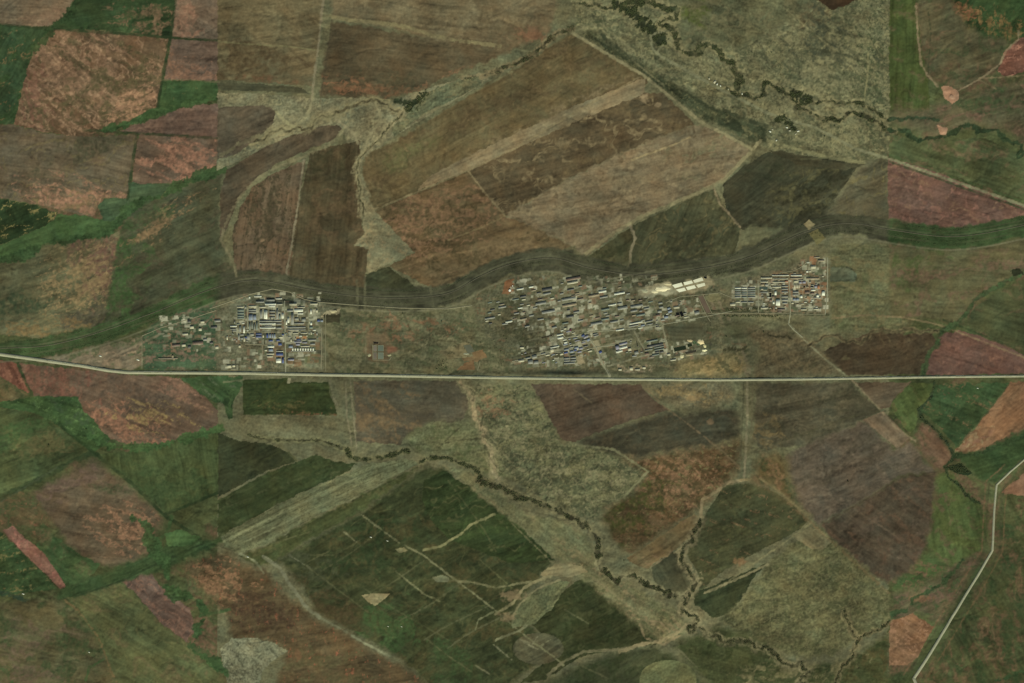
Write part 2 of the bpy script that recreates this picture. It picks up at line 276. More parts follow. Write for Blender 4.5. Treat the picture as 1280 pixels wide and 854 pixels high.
# east strip
field('green strip field along the colour change', [(1112,-60),(1148,-60),(1144,0),(1152,60),(1160,100),(1162,137),(1140,141),(1112,137)], (66,76,40), 90, [('p',(88,78,54),18,0,2,.5,.8,.7)], mot=.1)
field('brown meadow cut by two lanes in the north east', [(1152,-60),(1200,-60),(1210,20),(1245,40),(1262,52),(1248,90),(1225,100),(1197,113),(1180,110),(1158,95),(1148,30)], (80,74,52), -20, [('p',(96,76,56),24,-20,2,.1,.8,.7),('p',(54,66,40),20,-10,3,.4,.8,.7)], mot=.12, feather=4)
field('vivid green corner meadow with orange bare spots', [(1196,-60),(1340,-60),(1340,44),(1280,48),(1262,50),(1232,48),(1208,30),(1192,8)], (44,68,32), -50, [('p',(146,88,58),14,-30,1.5,.1,1.2,.75,(1204,14,18,14,0)),('p',(120,94,60),7,70,2.5,.3,.6,.8,(1250,34,46,16,20)),('p',(26,70,32),16,0,2,.2,.7,.8,(1275,10,40,30,0))], mot=.16, feather=5)
field('red field with pale streaks at the east edge', [(1246,90),(1256,64),(1268,52),(1280,47),(1340,40),(1340,85),(1280,90),(1256,97)], (106,72,58), -14, [('p',(168,112,88),8,-14,4,.25,.5,.9)], mot=.1)
field('green-brown grassland below the north-east stream', [(1112,168),(1160,176),(1230,172),(1280,196),(1340,200),(1340,270),(1280,250),(1200,222),(1112,194)], (74,80,50), 18, [('p',(108,84,60),20,0,2,.4,.7,.6)], mot=.12)
field('rosy grassland north of the stream', [(1112,140),(1162,138),(1176,126),(1200,120),(1280,100),(1340,95),(1340,190),(1280,186),(1262,164),(1210,156),(1176,170),(1130,162),(1112,152)], (84,78,56), -15, [('p',(116,84,66),18,-18,2.4,.3,.8,.7),('p',(58,76,46),24,-15,3,.1,.8,.7,(1240,120,60,24,-15))], mot=.12, feather=8)
field('pale pink bare basin at the lane fork', [(1176,108),(1188,108),(1198,114),(1199,124),(1190,130),(1181,124)], (148,114,90), 0, warp=.3)
field('small pale bare patch south of the basin', [(1170,156),(1178,159),(1184,160),(1183,168),(1176,168)], (150,118,94), 0, warp=.3)
field('rose-red field above the rail belt', [(1110,198),(1132,203),(1170,215),(1230,238),(1280,256),(1340,275),(1340,262),(1280,269),(1240,279),(1190,286),(1150,282),(1110,276)], (100,75,63), 15, [('p',(146,98,80),16,20,3,.6,.6,.6),('v',(136,104,74),24,14,3,.6,.4,.5),('p',(96,74,60),24,10,2,.2,.8,.6,(1130,240,40,40,0))], mot=.1)
field('brown-green steppe south of the rail belt', [(1112,306),(1180,312),(1240,306),(1280,296),(1340,294),(1340,336),(1280,340),(1235,364),(1208,386),(1202,408),(1168,400),(1112,396)], (84,79,54), 5, [('p',(66,78,42),24,0,2,.1,.8,.7,(1140,330,40,30,0)),('p',(110,80,62),20,-25,2,.3,.8,.6)], mot=.12, feather=4)
field('deep olive field below the curved stream', [(1340,342),(1280,348),(1238,370),(1214,390),(1208,408),(1232,420),(1280,440),(1340,460)], (66,70,44), 15, [('p',(92,74,54),26,10,3,.5,.8,.5)], feather=2)
field('crimson-brown field between the stream and the motorway', [(1176,418),(1200,413),(1240,426),(1280,444),(1340,462),(1340,467),(1280,467),(1154,469),(1162,446)], (94,69,58), 18, [('v',(128,88,66),26,22,3,.6,.4,.5),('p',(86,66,54),20,10,3,.2,.8,.5)], mot=.08)
field('dark chocolate field north of the motorway', [(1026,440),(1050,430),(1084,417),(1110,412),(1130,418),(1166,416),(1170,428),(1160,448),(1150,468),(1058,469)], (70,58,42), -12, [('v',(92,78,54),26,-10,3,.7,.4,.5)], mot=.08)
field('olive grassland beside the east works', [(1036,322),(1050,304),(1112,306),(1112,396),(1145,404),(1120,414),(1040,416),(1036,360)], (92,89,62), 10, [('p',(76,82,52),26,0,1.6,.3,.8,.6),('p',(106,94,64),20,0,2,.3,.8,.6)], mot=.12, grain=.12, feather=3)
field('brown-olive field south of the east works', [(925,408),(985,412),(1020,430),(1055,468),(940,471),(955,440)], (90,80,58), -25, [('p',(70,66,46),24,-10,2,.3,.8,.7),('p',(112,96,68),14,0,2,.6,.7,.6)], mot=.12, grain=.12, feather=5)
# ------------------------------------------------------------------ motorway strip: open ground between the works
field('pale green steppe strip between the west and central works', [(424,386),(520,384),(590,384),(600,410),(700,440),(760,466),(420,468),(404,430),(404,396)], (93,89,64), 5, [('p',(72,78,52),16,0,2,.2,.6,.75),('p',(116,108,80),9,0,2,.6,.5,.7),('p',(126,88,60),12,0,2,.9,.5,.75,(480,410,60,24,0)),('p',(122,84,56),9,0,2,.8,.5,.8,(550,408,40,14,0)),('v',(64,60,40),26,4,4,.65,.3,.6)], mot=.12, grain=.13)
field('wedge of pink and tan verge between belt and motorway', [(40,450),(120,433),(180,420),(178,458),(160,463),(100,456)], (110,98,78), -20, [('p',(66,82,50),14,-20,3,.3,.6,.7),('p',(140,116,92),8,-10,3,.6,.6,.7)], mot=.12, feather=3)
field('green yard ground under the west works', [(178,420),(200,395),(272,372),(272,462),(180,462)], (60,76,52), 0, [('p',(112,90,74),10,-15,2.4,.4,.6,.8),('p',(130,110,84),5,0,2,1.3,.4,.8)], mot=.15, grain=.12, feather=3)
field('trampled grey-brown yard of the west works', [(272,385),(300,370),(330,364),(420,376),(424,392),(404,400),(404,463),(272,463)], (94,91,70), 0, [('p',(70,70,48),12,0,1.4,.3,.7,.7),('p',(124,112,86),5,0,1.6,.7,.5,.7),('p',(118,86,60),8,0,2,1.3,.4,.8)], mot=.14, grain=.2, feather=4)
field('trampled olive yard of the central works', [(588,366),(640,345),(700,326),(780,328),(825,352),(900,352),(912,372),(940,430),(940,466),(640,466),(600,410)], (88,84,62), -12, [('p',(68,70,46),14,-12,2,.2,.7,.7),('p',(112,102,74),7,-12,2,.7,.5,.7),('p',(108,78,54),8,-12,2,1.2,.5,.8)], mot=.14, grain=.18, feather=6)
field('trampled tan yard of the east works', [(912,352),(950,343),(985,336),(1010,322),(1035,322),(1036,395),(912,393)], (98,90,68), 0, [('p',(66,68,48),7,0,1.6,.3,.6,.8),('p',(134,98,66),7,0,1.6,.8,.5,.85,(1000,358,50,30,0)),('p',(126,112,86),4,0,1.4,.9,.4,.7)], mot=.14, grain=.2, feather=4)
field('sandy rolling ground at the end of the central works', [(848,452),(880,447),(925,440),(935,455),(925,468),(845,468)], (122,106,72), -25, [('p',(84,78,50),9,-30,2.4,.2,.6,.8)], mot=.12, grain=.12, feather=6)
field('sand bank south of the motorway', [(802,479),(915,479),(918,500),(880,512),(845,508),(815,492)], (100,92,68), 5, [('p',(132,112,76),9,10,2.4,-.1,.7,.8,(855,490,45,10,10)),('p',(76,76,60),9,0,2,.7,.5,.6)], grain=.14, feather=5)
for P in ([(884,372),(905,405),(925,450),(935,470)], [(893,368),(918,410),(938,466)]): track(P, (120,104,82), 4, .5, rag=1.4)
track([(880,430),(900,450),(915,466)], (56,62,42), 9, .6, rag=2); track([(905,395),(912,425),(925,455)], (58,64,42), 6, .6, rag=2)
# ------------------------------------------------------------------ fields, south west
field('rusty red field beside the motorway', [(-60,448),(0,451),(20,453),(36,490),(33,492),(0,470),(-60,460)], (112,74,58), 60, [('p',(140,92,68),8,60,2,.2,.7,.7)])
field('large rust-brown field with orange dunes', [(22,454),(98,462),(160,468),(224,472),(236,484),(250,492),(262,502),(272,514),(272,534),(235,547),(200,556),(165,557),(138,549),(122,535),(118,524),(105,516),(97,496),(42,495),(32,478)], (94,76,60), 20, [('p',(142,96,70),9,30,2.6,.1,.6,.85,(150,530,62,26,20)),('p',(120,76,58),14,70,2,-.1,.9,.8,(70,475,60,26,0)),('p',(78,66,54),26,15,3,-.2,.9,.8,(165,490,55,22,20)),('p',(134,96,74),9,15,6,.2,.6,.7,(225,490,40,14,20)),('p',(140,118,76),7,10,3,.6,.6,.6,(190,520,50,20,0))], mot=.1)
field('brown rise left of the dune field', [(-60,462),(0,472),(34,494),(0,506),(-60,500)], (92,80,54), 30, [('p',(60,72,44),16,20,2,.1,.8,.7)])
field('green olive field crossed by a drove', [(-60,512),(0,510),(50,518),(112,566),(0,622),(-60,650)], (68,76,46), -22, [('p',(100,88,58),14,-15,4,.5,.6,.5,(50,560,60,20,-20)),('p',(40,78,38),14,-20,5,.4,.6,.8,(30,538,80,14,-22))], mot=.12, stk=.07)
field('ribbed green field beside the pale seam', [(124,568),(180,562),(240,548),(272,540),(272,618),(240,630),(207,643),(165,604)], (68,78,46), 82, [('p',(48,70,38),20,10,2,0,.8,.7,(230,615,70,26,10))], strips=.06, ssc=4)
field('mauve and orange field south of the ribbed one', [(40,618),(116,574),(165,612),(205,648),(192,664),(190,690),(150,706),(122,706),(95,690),(70,660)], (88,74,56), 12, [('p',(138,98,70),8,15,3,.1,.7,.85,(160,660,45,30,20)),('p',(108,84,70),20,-20,2,-.1,.9,.7,(90,605,50,20,-20)),('p',(60,70,44),14,10,4,.2,.8,.7,(135,612,40,8,10))], mot=.1, feather=5)
field('green wedge field with tan top', [(60,662),(95,690),(125,706),(112,722),(84,735),(55,705),(45,680)], (54,78,42), 35, [('p',(90,80,56),16,30,2,.4,.8,.5)])
field('brown heath at the west edge', [(-60,652),(0,622),(40,618),(66,656),(58,684),(30,660),(0,660),(-60,672)], (88,76,52), 30, [('p',(60,76,42),18,-20,2,.1,.8,.7),('p',(130,86,60),9,0,2,.9,.6,.8)], mot=.12, feather=6)
field('narrow brick-red strip field', [(3,663),(17,657),(22,664),(56,692),(83,733),(76,736),(52,712),(28,690)], (120,86,70), 45, [('p',(160,96,82),8,45,3,.4,.6,.6)], warp=.4)
field('green field with a farmstead pond corner', [(-60,672),(0,664),(28,692),(52,714),(72,736),(0,744),(-60,748)], (48,72,38), -20, [('p',(116,104,66),6,-20,4,1.0,.4,.8),('p',(28,70,34),14,0,2,.3,.8,.8)], mot=.14)
field('wide olive-green field in the lower left', [(84,746),(108,735),(152,727),(190,768),(232,803),(262,822),(300,854),(340,914),(180,914),(150,854),(132,800),(100,760)], (80,84,52), 28, [('p',(98,84,58),26,35,3,.3,.9,.6),('v',(106,100,64),26,30,2,.7,.4,.5)], mot=.1, feather=2)
field('brownish field in the bottom left corner', [(-60,755),(60,748),(82,752),(100,768),(128,808),(150,860),(175,914),(-60,914)], (80,74,50), 15, [('p',(54,68,38),26,10,2,.1,.8,.7),('p',(104,80,64),26,0,2,.4,.8,.6,(20,820,60,40,0))], mot=.12, feather=5)
field('mauve parallelogram field beside the south gully', [(152,727),(172,716),(190,716),(192,726),(238,762),(243,790),(233,803),(200,778),(172,745)], (98,78,66), 30, [('v',(140,96,74),14,24,3,.3,.5,.6)], mot=.08)
field('orange-brown field right of the south gully', [(226,706),(262,694),(285,692),(300,705),(332,712),(350,735),(385,768),(400,778),(430,790),(470,815),(530,850),(560,914),(400,914),(345,854),(358,814),(330,800),(288,798),(286,770),(262,748)], (84,70,48), -8, [('p',(142,102,70),7,10,2.4,.1,.7,.85,(268,728,40,26,10)),('p',(62,44,32),26,0,2,-.1,.8,.7,(310,765,50,30,0)),('p',(84,78,52),26,-15,3,-.1,.8,.7,(400,830,90,30,10)),('p',(146,84,56),6,60,1.6,1.3,.5,.8)], mot=.12, feather=5)
field('pale grey-green quarry lawn at the bottom', [(274,812),(290,798),(318,797),(340,803),(358,814),(330,835),(322,862),(322,914),(270,914),(284,850)], (112,112,84), 40, [('p',(136,132,104),7,40,2,.4,.6,.7),('p',(70,70,50),6,30,2,.9,.5,.7)], mot=.12, grain=.18)
# green gully, south west
field('lush green valley floor west', [(-60,498),(0,503),(30,498),(40,496),(97,496),(105,516),(118,524),(122,536),(138,549),(118,566),(105,560),(72,532),(40,516),(0,509),(-60,510)], (34,76,36), 15, [('p',(86,108,60),6,10,3,.9,.4,.7),('p',(60,74,50),18,20,2,.3,.7,.7)], mot=.16)
field('green brook meadow below the motorway bridge', [(224,471),(304,470),(304,482),(292,500),(290,524),(284,524),(280,506),(266,502),(250,492)], (34,72,40), 30, [('p',(18,52,30),9,0,1,.3,.6,.9,(284,500,12,20,0)),('p',(84,92,66),7,20,2,.7,.5,.7)], mot=.16)
stream('green stream bed curving under the dune field', [(112,545),(135,557),(170,560),(205,556),(240,546),(274,536)], (30,80,36), 8, it=2, rough=.06, depth=4)
track([(-40,668),(0,640-18),(60,594),(112,567),(119,568)], (44,62,38), 6, .75, wob=.8); track([(-40,650),(0,628),(70,585)], (70,76,54), 1, .5)
track([(119,567),(165,606),(205,645),(250,673)], (28,54,28), 3.4, .85); track([(206,643),(240,630),(272,616),(276,614)], (28,54,28), 2.6, .85)
track([(72,530),(95,550),(119,567)], (26,58,28), 3, .8)
track([(22,454),(30,475),(38,494)], (36,58,32), 3, .8); track([(36,540),(90,522)], (36,78,36), 3, .5, rag=2)
field('green belt of grass along the drove road', [(80,734),(120,720),(192,692),(216,672),(260,676),(290,664),(294,672),(255,690),(205,712),(150,728),(96,746),(70,748)], (52,72,40), -24, [('p',(34,66,32),10,-24,6,.2,.7,.8)], stk=.1, feather=3)
track([(96,745),(150,727),(200,703),(262,676)], (34,52,30), 1.4, .7)
stream('bright green stream bed wandering south', [(165,648),(185,662),(190,680),(192,690),(204,700),(208,718),(208,734),(222,744),(248,752),(256,764),(256,774),(246,784),(246,798),(238,806),(262,826),(276,836),(290,862)], (26,76,36), 7, rough=.16, it=2, seed=8, depth=4, var=.9)
track([(250,770),(275,765),(288,762)], (34,80,42), 5, .8, rag=1.5); track([(238,806),(262,820),(272,832)], (26,70,36), 10, .8, rag=2)
track([(200,675),(210,660),(214,645)], (34,80,40), 5, .7, rag=1.5)
field('lime meadow at the belt crossing', [(204,668),(225,662),(250,672),(240,682),(210,684)], (48,90,46), 0, own=False)
track([(82,750),(102,768),(125,800),(140,840),(150,860)], (120,92,62), 3, .45, rag=1.5, curved=True)
track([(-10,742),(12,742),(34,750)], (30,60,44), 7, .8, rag=1.5); track([(-10,825),(10,840),(18,860)], (30,78,38), 6, .7, rag=2); track([(108,850),(112,834),(130,824)], (30,78,36), 2.2, .8)
# ------------------------------------------------------------------ fields, south centre
field('deep green square field with tan foot', [(303,475),(360,473),(361,478),(411,478),(416,496),(422,519),(304,519)], (54,62,34), 2, [('p',(94,84,52),7,4,4,.3,.8,.7,(355,507,40,5,4)),('p',(120,80,54),6,0,5,-.1,.7,.8,(385,520,50,4,0)),('p',(34,52,24),16,0,2,.2,.8,.7)], warp=.2)
field('brown field south of the motorway with orange base', [(441,476),(570,476),(578,492),(590,500),(576,528),(540,527),(506,545),(502,556),(446,552),(444,510)], (82,75,58), 4, [('p',(108,88,62),16,30,2,-.1,.9,.7,(480,520,50,34,20)),('p',(70,64,52),14,2,6,.2,.7,.6)], mot=.09, stk=.08)
field('dark green field left of the brook', [(272,541),(300,552),(322,553),(345,558),(362,566),(372,576),(330,590),(272,622)], (50,54,34), -24, [('p',(62,66,40),22,-24,4,.3,.8,.6)])
field('mid-green field above the pale drove', [(272,626),(330,593),(372,577),(395,568),(420,577),(446,580),(430,592),(360,624),(300,656),(272,672)], (56,64,37), -26, [('p',(80,84,54),14,-26,6,.6,.7,.6),('p',(44,58,30),20,-26,4,.2,.8,.6)])
field('pale striped drove running down to the south west', [(276,672),(300,657),(360,625),(432,592),(460,580),(510,573),(524,580),(460,612),(390,648),(332,680),(300,692),(280,684)], (96,98,68), -27, [('v',(64,66,42),5,-27,16,.2,.4,.7)], stk=.12, strips=.08, ssc=4)
field('olive-green field below the drove', [(300,694),(332,682),(390,650),(460,614),(526,582),(510,596),(450,640),(380,678),(342,703),(322,708)], (66,72,42), -27, [('p',(90,84,54),20,-27,4,.5,.8,.6)], feather=2)
field('huge deep green field with faint tracks', [(343,702),(380,680),(450,641),(510,597),(530,584),(556,586),(600,626),(650,664),(694,702),(680,715),(660,740),(640,765),(700,812),(680,820),(640,854),(660,914),(560,914),(528,850),(500,822),(440,790),(395,765),(380,735),(355,705)], (58,63,38), -28, [('p',(42,62,32),40,-25,2,.0,.9,.7,(470,670,90,40,-28)),('p',(78,70,44),26,-20,3,.1,.9,.7),('p',(44,50,30),22,-28,3,.2,.8,.7),('v',(84,84,52),50,-14,4,.7,.3,.5),('p',(70,74,50),18,-10,2,-.1,.8,.7,(385,715,34,18,20)),('p',(82,64,40),24,0,2,-.1,.9,.6,(410,760,50,30,20)),('p',(42,78,36),30,0,1.4,-.3,.5,.75,(487,785,40,28,0)),('p',(44,76,38),30,20,2,.1,.8,.6,(560,820,60,30,0))], mot=.13, stk=.08, feather=4)
field('dark field under the power-line track', [(556,588),(588,610),(648,655),(664,672),(694,700),(640,705),(600,690),(560,672),(540,650),(528,625),(530,600)], (48,58,32), -20, [('p',(60,74,40),24,-24,4,.3,.8,.7),('v',(92,90,58),30,-14,4,.75,.3,.5)], own=False, stk=.08)
field('dark green slope facing the forked gully', [(735,718),(800,764),(850,795),(820,806),(770,812),(730,820),(680,850),(650,854),(700,812),(664,780),(690,750),(722,725)], (54,58,34), -28, [('p',(40,48,26),26,-28,4,.1,.8,.7),('v',(72,74,46),34,-24,4,.6,.3,.5)], stk=.08)
field('grey-green field at the bottom centre', [(725,832),(770,815),(815,808),(838,815),(860,832),(900,872),(930,914),(640,914),(680,854)], (64,68,44), -30, [('p',(48,56,32),22,-30,3,.1,.8,.7)], stk=.07, feather=6)
field('circular pale field at the bottom edge', [(835+36*math.cos(t*.3),850+25*math.sin(t*.3)) for t in range(21)], (94,96,62), -30, warp=.2, mot=.1, grain=.1)
field('circular faded field with cross tracks', [(673+32*math.cos(t*.3),811+20*math.sin(t*.3)) for t in range(21)], (84,80,58), -30, warp=.2)
field('pale wedge of grassland beside the dry river', [(552,582),(600,590),(650,640),(700,650),(735,670),(745,700),(702,704),(652,660),(600,622),(566,590)], (100,97,68), 38, [('p',(80,84,56),20,38,3,.2,.8,.7),('p',(118,104,74),14,38,3,.5,.7,.6)], mot=.1, grain=.12, feather=2)
field('pale scrub tongue east of the gully fork', [(700,704),(745,700),(770,720),(810,745),(850,765),(866,790),(845,800),(828,804),(800,785),(735,727)], (106,100,70), 32, [('p',(80,84,54),12,30,3,.2,.7,.7),('p',(128,110,80),8,30,3,.6,.6,.7)], mot=.12, grain=.12, feather=4)
field('hatched green triangle between gully arms', [(664,742),(700,725),(712,728),(690,760),(668,780),(640,785),(640,768),(652,752)], (88,92,62), -50, [('p',(112,112,76),5,-40,2,.4,.5,.7)], grain=.15)
field('rough olive scrub south of the motorway', [(596,480),(664,480),(672,500),(690,530),(702,556),(716,554),(770,565),(808,590),(790,618),(755,636),(746,650),(700,640),(640,600),(600,560),(590,520)], (92,90,63), -20, [('p',(66,70,48),12,-25,2,.1,.5,.8),('p',(120,112,82),9,-20,2,.4,.5,.8),('v',(58,60,42),17,-20,1.4,.45,.25,.7),('v',(124,114,84),15,10,1.2,.55,.25,.5),('p',(124,92,62),8,0,1.4,.2,.6,.8,(616,508,22,16,0))], mot=.14, grain=.16, feather=3)
field('scrub meadow round the brook crossing', [(506,546),(540,528),(590,526),(640,600),(600,592),(560,572),(520,566)], (92,92,62), -10, [('p',(68,76,46),12,-10,2,.2,.7,.7)], mot=.14, grain=.15, feather=6)
field('chocolate ploughed field with slanting furrows', [(664,480),(760,480),(800,481),(818,500),(836,513),(800,522),(755,538),(715,553),(703,550),(690,528),(676,500)], (76,63,49), -14, [('p',(88,74,58),16,-14,7,.1,.8,.6)], strips=.05, ssc=7, stk=.07)
field('dark slate-green field in the river bend', [(716,553),(755,540),(800,524),(838,514),(850,520),(880,512),(915,510),(924,524),(925,545),(900,556),(850,562),(800,572),(770,568)], (61,58,44), -8, [('p',(74,64,46),20,-10,4,.4,.8,.7),('p',(48,46,32),20,0,2,.1,.8,.6,(900,530,30,18,0))], stk=.08, feather=5)
field('mottled orange badland field', [(770,569),(800,573),(850,563),(900,557),(925,546),(924,570),(921,590),(908,604),(885,625),(868,640),(820,672),(790,694),(768,676),(752,648),(756,637),(792,618),(808,592)], (86,68,46), 0, [('p',(134,98,68),7,10,1.4,.5,.7,.8,(830,600,110,50,0)),('p',(110,102,68),6,0,1.4,.8,.6,.7),('p',(60,66,32),24,-10,2,-.1,.8,.8,(790,650,50,28,-20)),('p',(60,54,34),9,10,1.6,.0,.6,.8)], mot=.16, feather=6)
field('brown meadow between badlands and dry river', [(790,694),(820,674),(868,642),(876,650),(872,664),(842,690),(815,706),(812,712),(795,706),(782,698)], (96,82,56), -38, [('p',(120,92,64),12,-35,2,.4,.7,.6)])
field('dark grey field with a blunt end', [(815,707),(842,690),(850,694),(860,716),(864,736),(850,742),(828,738),(816,724)], (68,68,47), 60)
field('dark moss field east of the tributary', [(884,640),(905,606),(935,605),(962,612),(990,630),(1012,652),(990,668),(960,682),(900,716),(872,744),(874,720),(858,692),(868,668)], (64,66,42), -22, [('p',(78,76,48),26,-25,2,.3,.8,.6),('p',(128,96,64),6,0,2,1.3,.5,.7)], mot=.1)
field('dark pointed field on the river bank', [(866,742),(900,728),(958,704),(946,716),(925,752),(912,768),(892,773),(870,756)], (52,58,36), -25)
field('mottled olive heath in the lower right', [(958,706),(1000,672),(1022,660),(1060,690),(1112,742),(1112,780),(1095,790),(1070,800),(1040,820),(1000,822),(968,812),(930,796),(900,776),(925,754)], (88,84,57), -25, [('p',(64,68,42),14,-25,1.6,.2,.7,.7),('v',(62,60,40),20,30,1.4,.5,.25,.6),('v',(116,108,76),16,0,1.2,.6,.25,.5),('p',(110,104,70),14,-25,2,.6,.6,.6)], mot=.16, grain=.15, feather=3)
field('grassland south of the dry river', [(866,796),(900,782),(960,805),(985,826),(1010,833),(1060,825),(1112,790),(1112,914),(940,914),(900,868),(862,832),(842,806)], (66,70,42), 10, [('p',(50,58,32),24,-15,2,.1,.8,.7),('p',(116,106,74),12,-20,2,.2,.7,.8,(1000,835,80,18,-10)),('p',(84,72,44),20,0,2,.3,.8,.6,(1090,830,30,40,0))], mot=.14, grain=.1, feather=5)
# east of the north-south road
field('brown-green field beside the north-south road', [(946,478),(1064,478),(1078,494),(1104,514),(1080,524),(1010,556),(950,562),(942,546)], (74,68,51), -12, [('p',(96,86,64),14,-10,4,.3,.8,.6),('p',(58,58,40),24,-12,3,.2,.8,.6),('p',(112,94,62),16,0,2,-.1,.8,.6,(955,545,30,18,0))], mot=.1, stk=.09, feather=2)
field('tan wedge north of the brown field', [(1068,478),(1140,478),(1122,492),(1112,508),(1102,512),(1084,496)], (90,76,58), -10)
field('small pale brown rectangle field', [(1078,525),(1104,514),(1137,548),(1122,561)], (104,88,68), 45, warp=.2)
field('large mauve-brown field cut by faint diagonals', [(1002,558),(1078,526),(1120,562),(1140,552),(1152,572),(1170,590),(1128,594),(1080,625),(1024,656),(1000,630),(988,600),(984,570)], (84,74,60), -25, [('p',(100,86,70),26,40,3,.2,.8,.6),('p',(70,62,48),26,-25,3,.3,.8,.6)], mot=.08, stk=.06, feather=3)
field('ochre and green slope west of the mauve field', [(945,566),(982,568),(988,600),(1000,632),(1022,656),(1012,650),(990,630),(962,612),(940,604)], (86,74,48), 40, [('p',(116,86,56),9,40,3,.2,.7,.8),('p',(56,64,38),16,40,2,.3,.7,.7)], feather=9)
field('dark chocolate triangle field', [(1024,658),(1080,626),(1128,596),(1170,592),(1168,640),(1158,682),(1140,712),(1112,728),(1096,722),(1060,690)], (72,62,48), 35, [('p',(96,70,50),18,30,2,.4,.8,.6),('p',(86,72,58),24,-30,2,.4,.8,.6)], mot=.1, feather=3)
field('tan verge strip descending to the river heath', [(992,672),(1012,658),(1024,662),(1040,678),(1028,688),(1014,686)], (116,104,74), 40, own=False)
track([(985,628),(1030,668),(1070,705),(1112,742)], (112,92,64), 4, .5, rag=1.5)
field('olive-green field in the upper south east', [(1112,508),(1124,492),(1142,478),(1168,479),(1162,496),(1146,512),(1146,530),(1138,544)], (74,84,46), 60, [('p',(92,82,54),16,40,2,.4,.8,.6)])
field('emerald field south of the motorway', [(1170,480),(1262,478),(1238,510),(1212,540),(1196,560),(1180,540),(1160,520),(1148,514),(1162,498)], (46,72,42), 20, [('p',(110,88,62),9,15,4,1.0,.5,.7),('p',(28,74,38),24,0,2,.1,.8,.7,(1230,488,50,14,0))], mot=.12)
field('tan diagonal field at the east edge', [(1264,478),(1340,476),(1340,520),(1280,535),(1258,546),(1235,558),(1208,568),(1194,564),(1214,541),(1240,510)], (112,82,58), -40, [('p',(132,112,82),12,-50,2,.2,.7,.7,(1215,552,24,14,-40)),('p',(128,88,68),20,-40,3,.3,.8,.5)])
field('lush green bend meadow at the east edge', [(1196,568),(1235,562),(1262,546),(1280,537),(1340,522),(1340,556),(1280,574),(1262,590),(1246,604),(1225,600),(1210,585)], (42,66,32), -20, [('p',(56,76,40),20,-20,2,.3,.8,.6)], mot=.14, feather=3)
field('rosy field pieces by the stream fork', [(1146,546),(1150,530),(1164,532),(1180,552),(1192,572),(1184,584),(1172,588),(1158,572)], (98,76,58), 45, [('p',(72,72,48),16,45,2,.3,.7,.7)], feather=4)
field('olive diamond field east of the dark wood', [(1172,592),(1190,592),(1206,608),(1236,640),(1234,680),(1222,690),(1200,704),(1186,708),(1172,700),(1160,684),(1168,640)], (70,80,44), 80, [('p',(110,80,62),14,50,2,-.1,.8,.8,(1212,606,26,16,45)),('p',(92,72,56),20,30,2,.4,.8,.6)], mot=.12, feather=3)
field('green meadow below the chocolate field', [(1112,730),(1140,714),(1160,690),(1186,710),(1170,720),(1150,732),(1116,740)], (64,78,44), 0, [('p',(110,76,58),9,0,3,.3,.6,.7)], feather=6)
field('rosy-brown meadow along the side stream', [(1116,742),(1150,733),(1186,712),(1222,694),(1232,690),(1210,730),(1176,780),(1150,765),(1130,772),(1112,778)], (84,76,54), -30, [('p',(112,82,66),16,-30,3,.2,.8,.7),('p',(50,76,42),14,-20,2,.2,.7,.8)], mot=.12, feather=6)
field('orange badland patch beside the east road', [(1112,776),(1128,772),(1140,766),(1152,774),(1167,784),(1158,800),(1146,822),(1134,832),(1112,832)], (114,84,60), 30, [('p',(150,108,78),6,20,2,.3,.5,.8)], warp=.6)
field('mixed green and rust pasture in the bottom right corner', [(1245,700),(1248,620),(1282,580),(1340,560),(1340,914),(1130,914),(1150,852),(1190,782),(1222,738)], (66,70,42), 60, [('p',(106,76,54),26,60,2,.2,.8,.7),('p',(36,66,34),26,50,2,.3,.8,.7),('v',(116,88,62),30,70,2,.8,.3,.5)], mot=.14, feather=6)
field('terracotta corner east of the road', [(1252,616),(1284,588),(1340,575),(1340,625),(1280,620)], (112,84,64), -20, own=False)
field('green roadside strip west of the east road', [(1158,812),(1200,745),(1225,700),(1236,692),(1222,728),(1180,790),(1140,850),(1112,914),(1096,914),(1112,845),(1140,836)], (60,70,42), -60, feather=5)
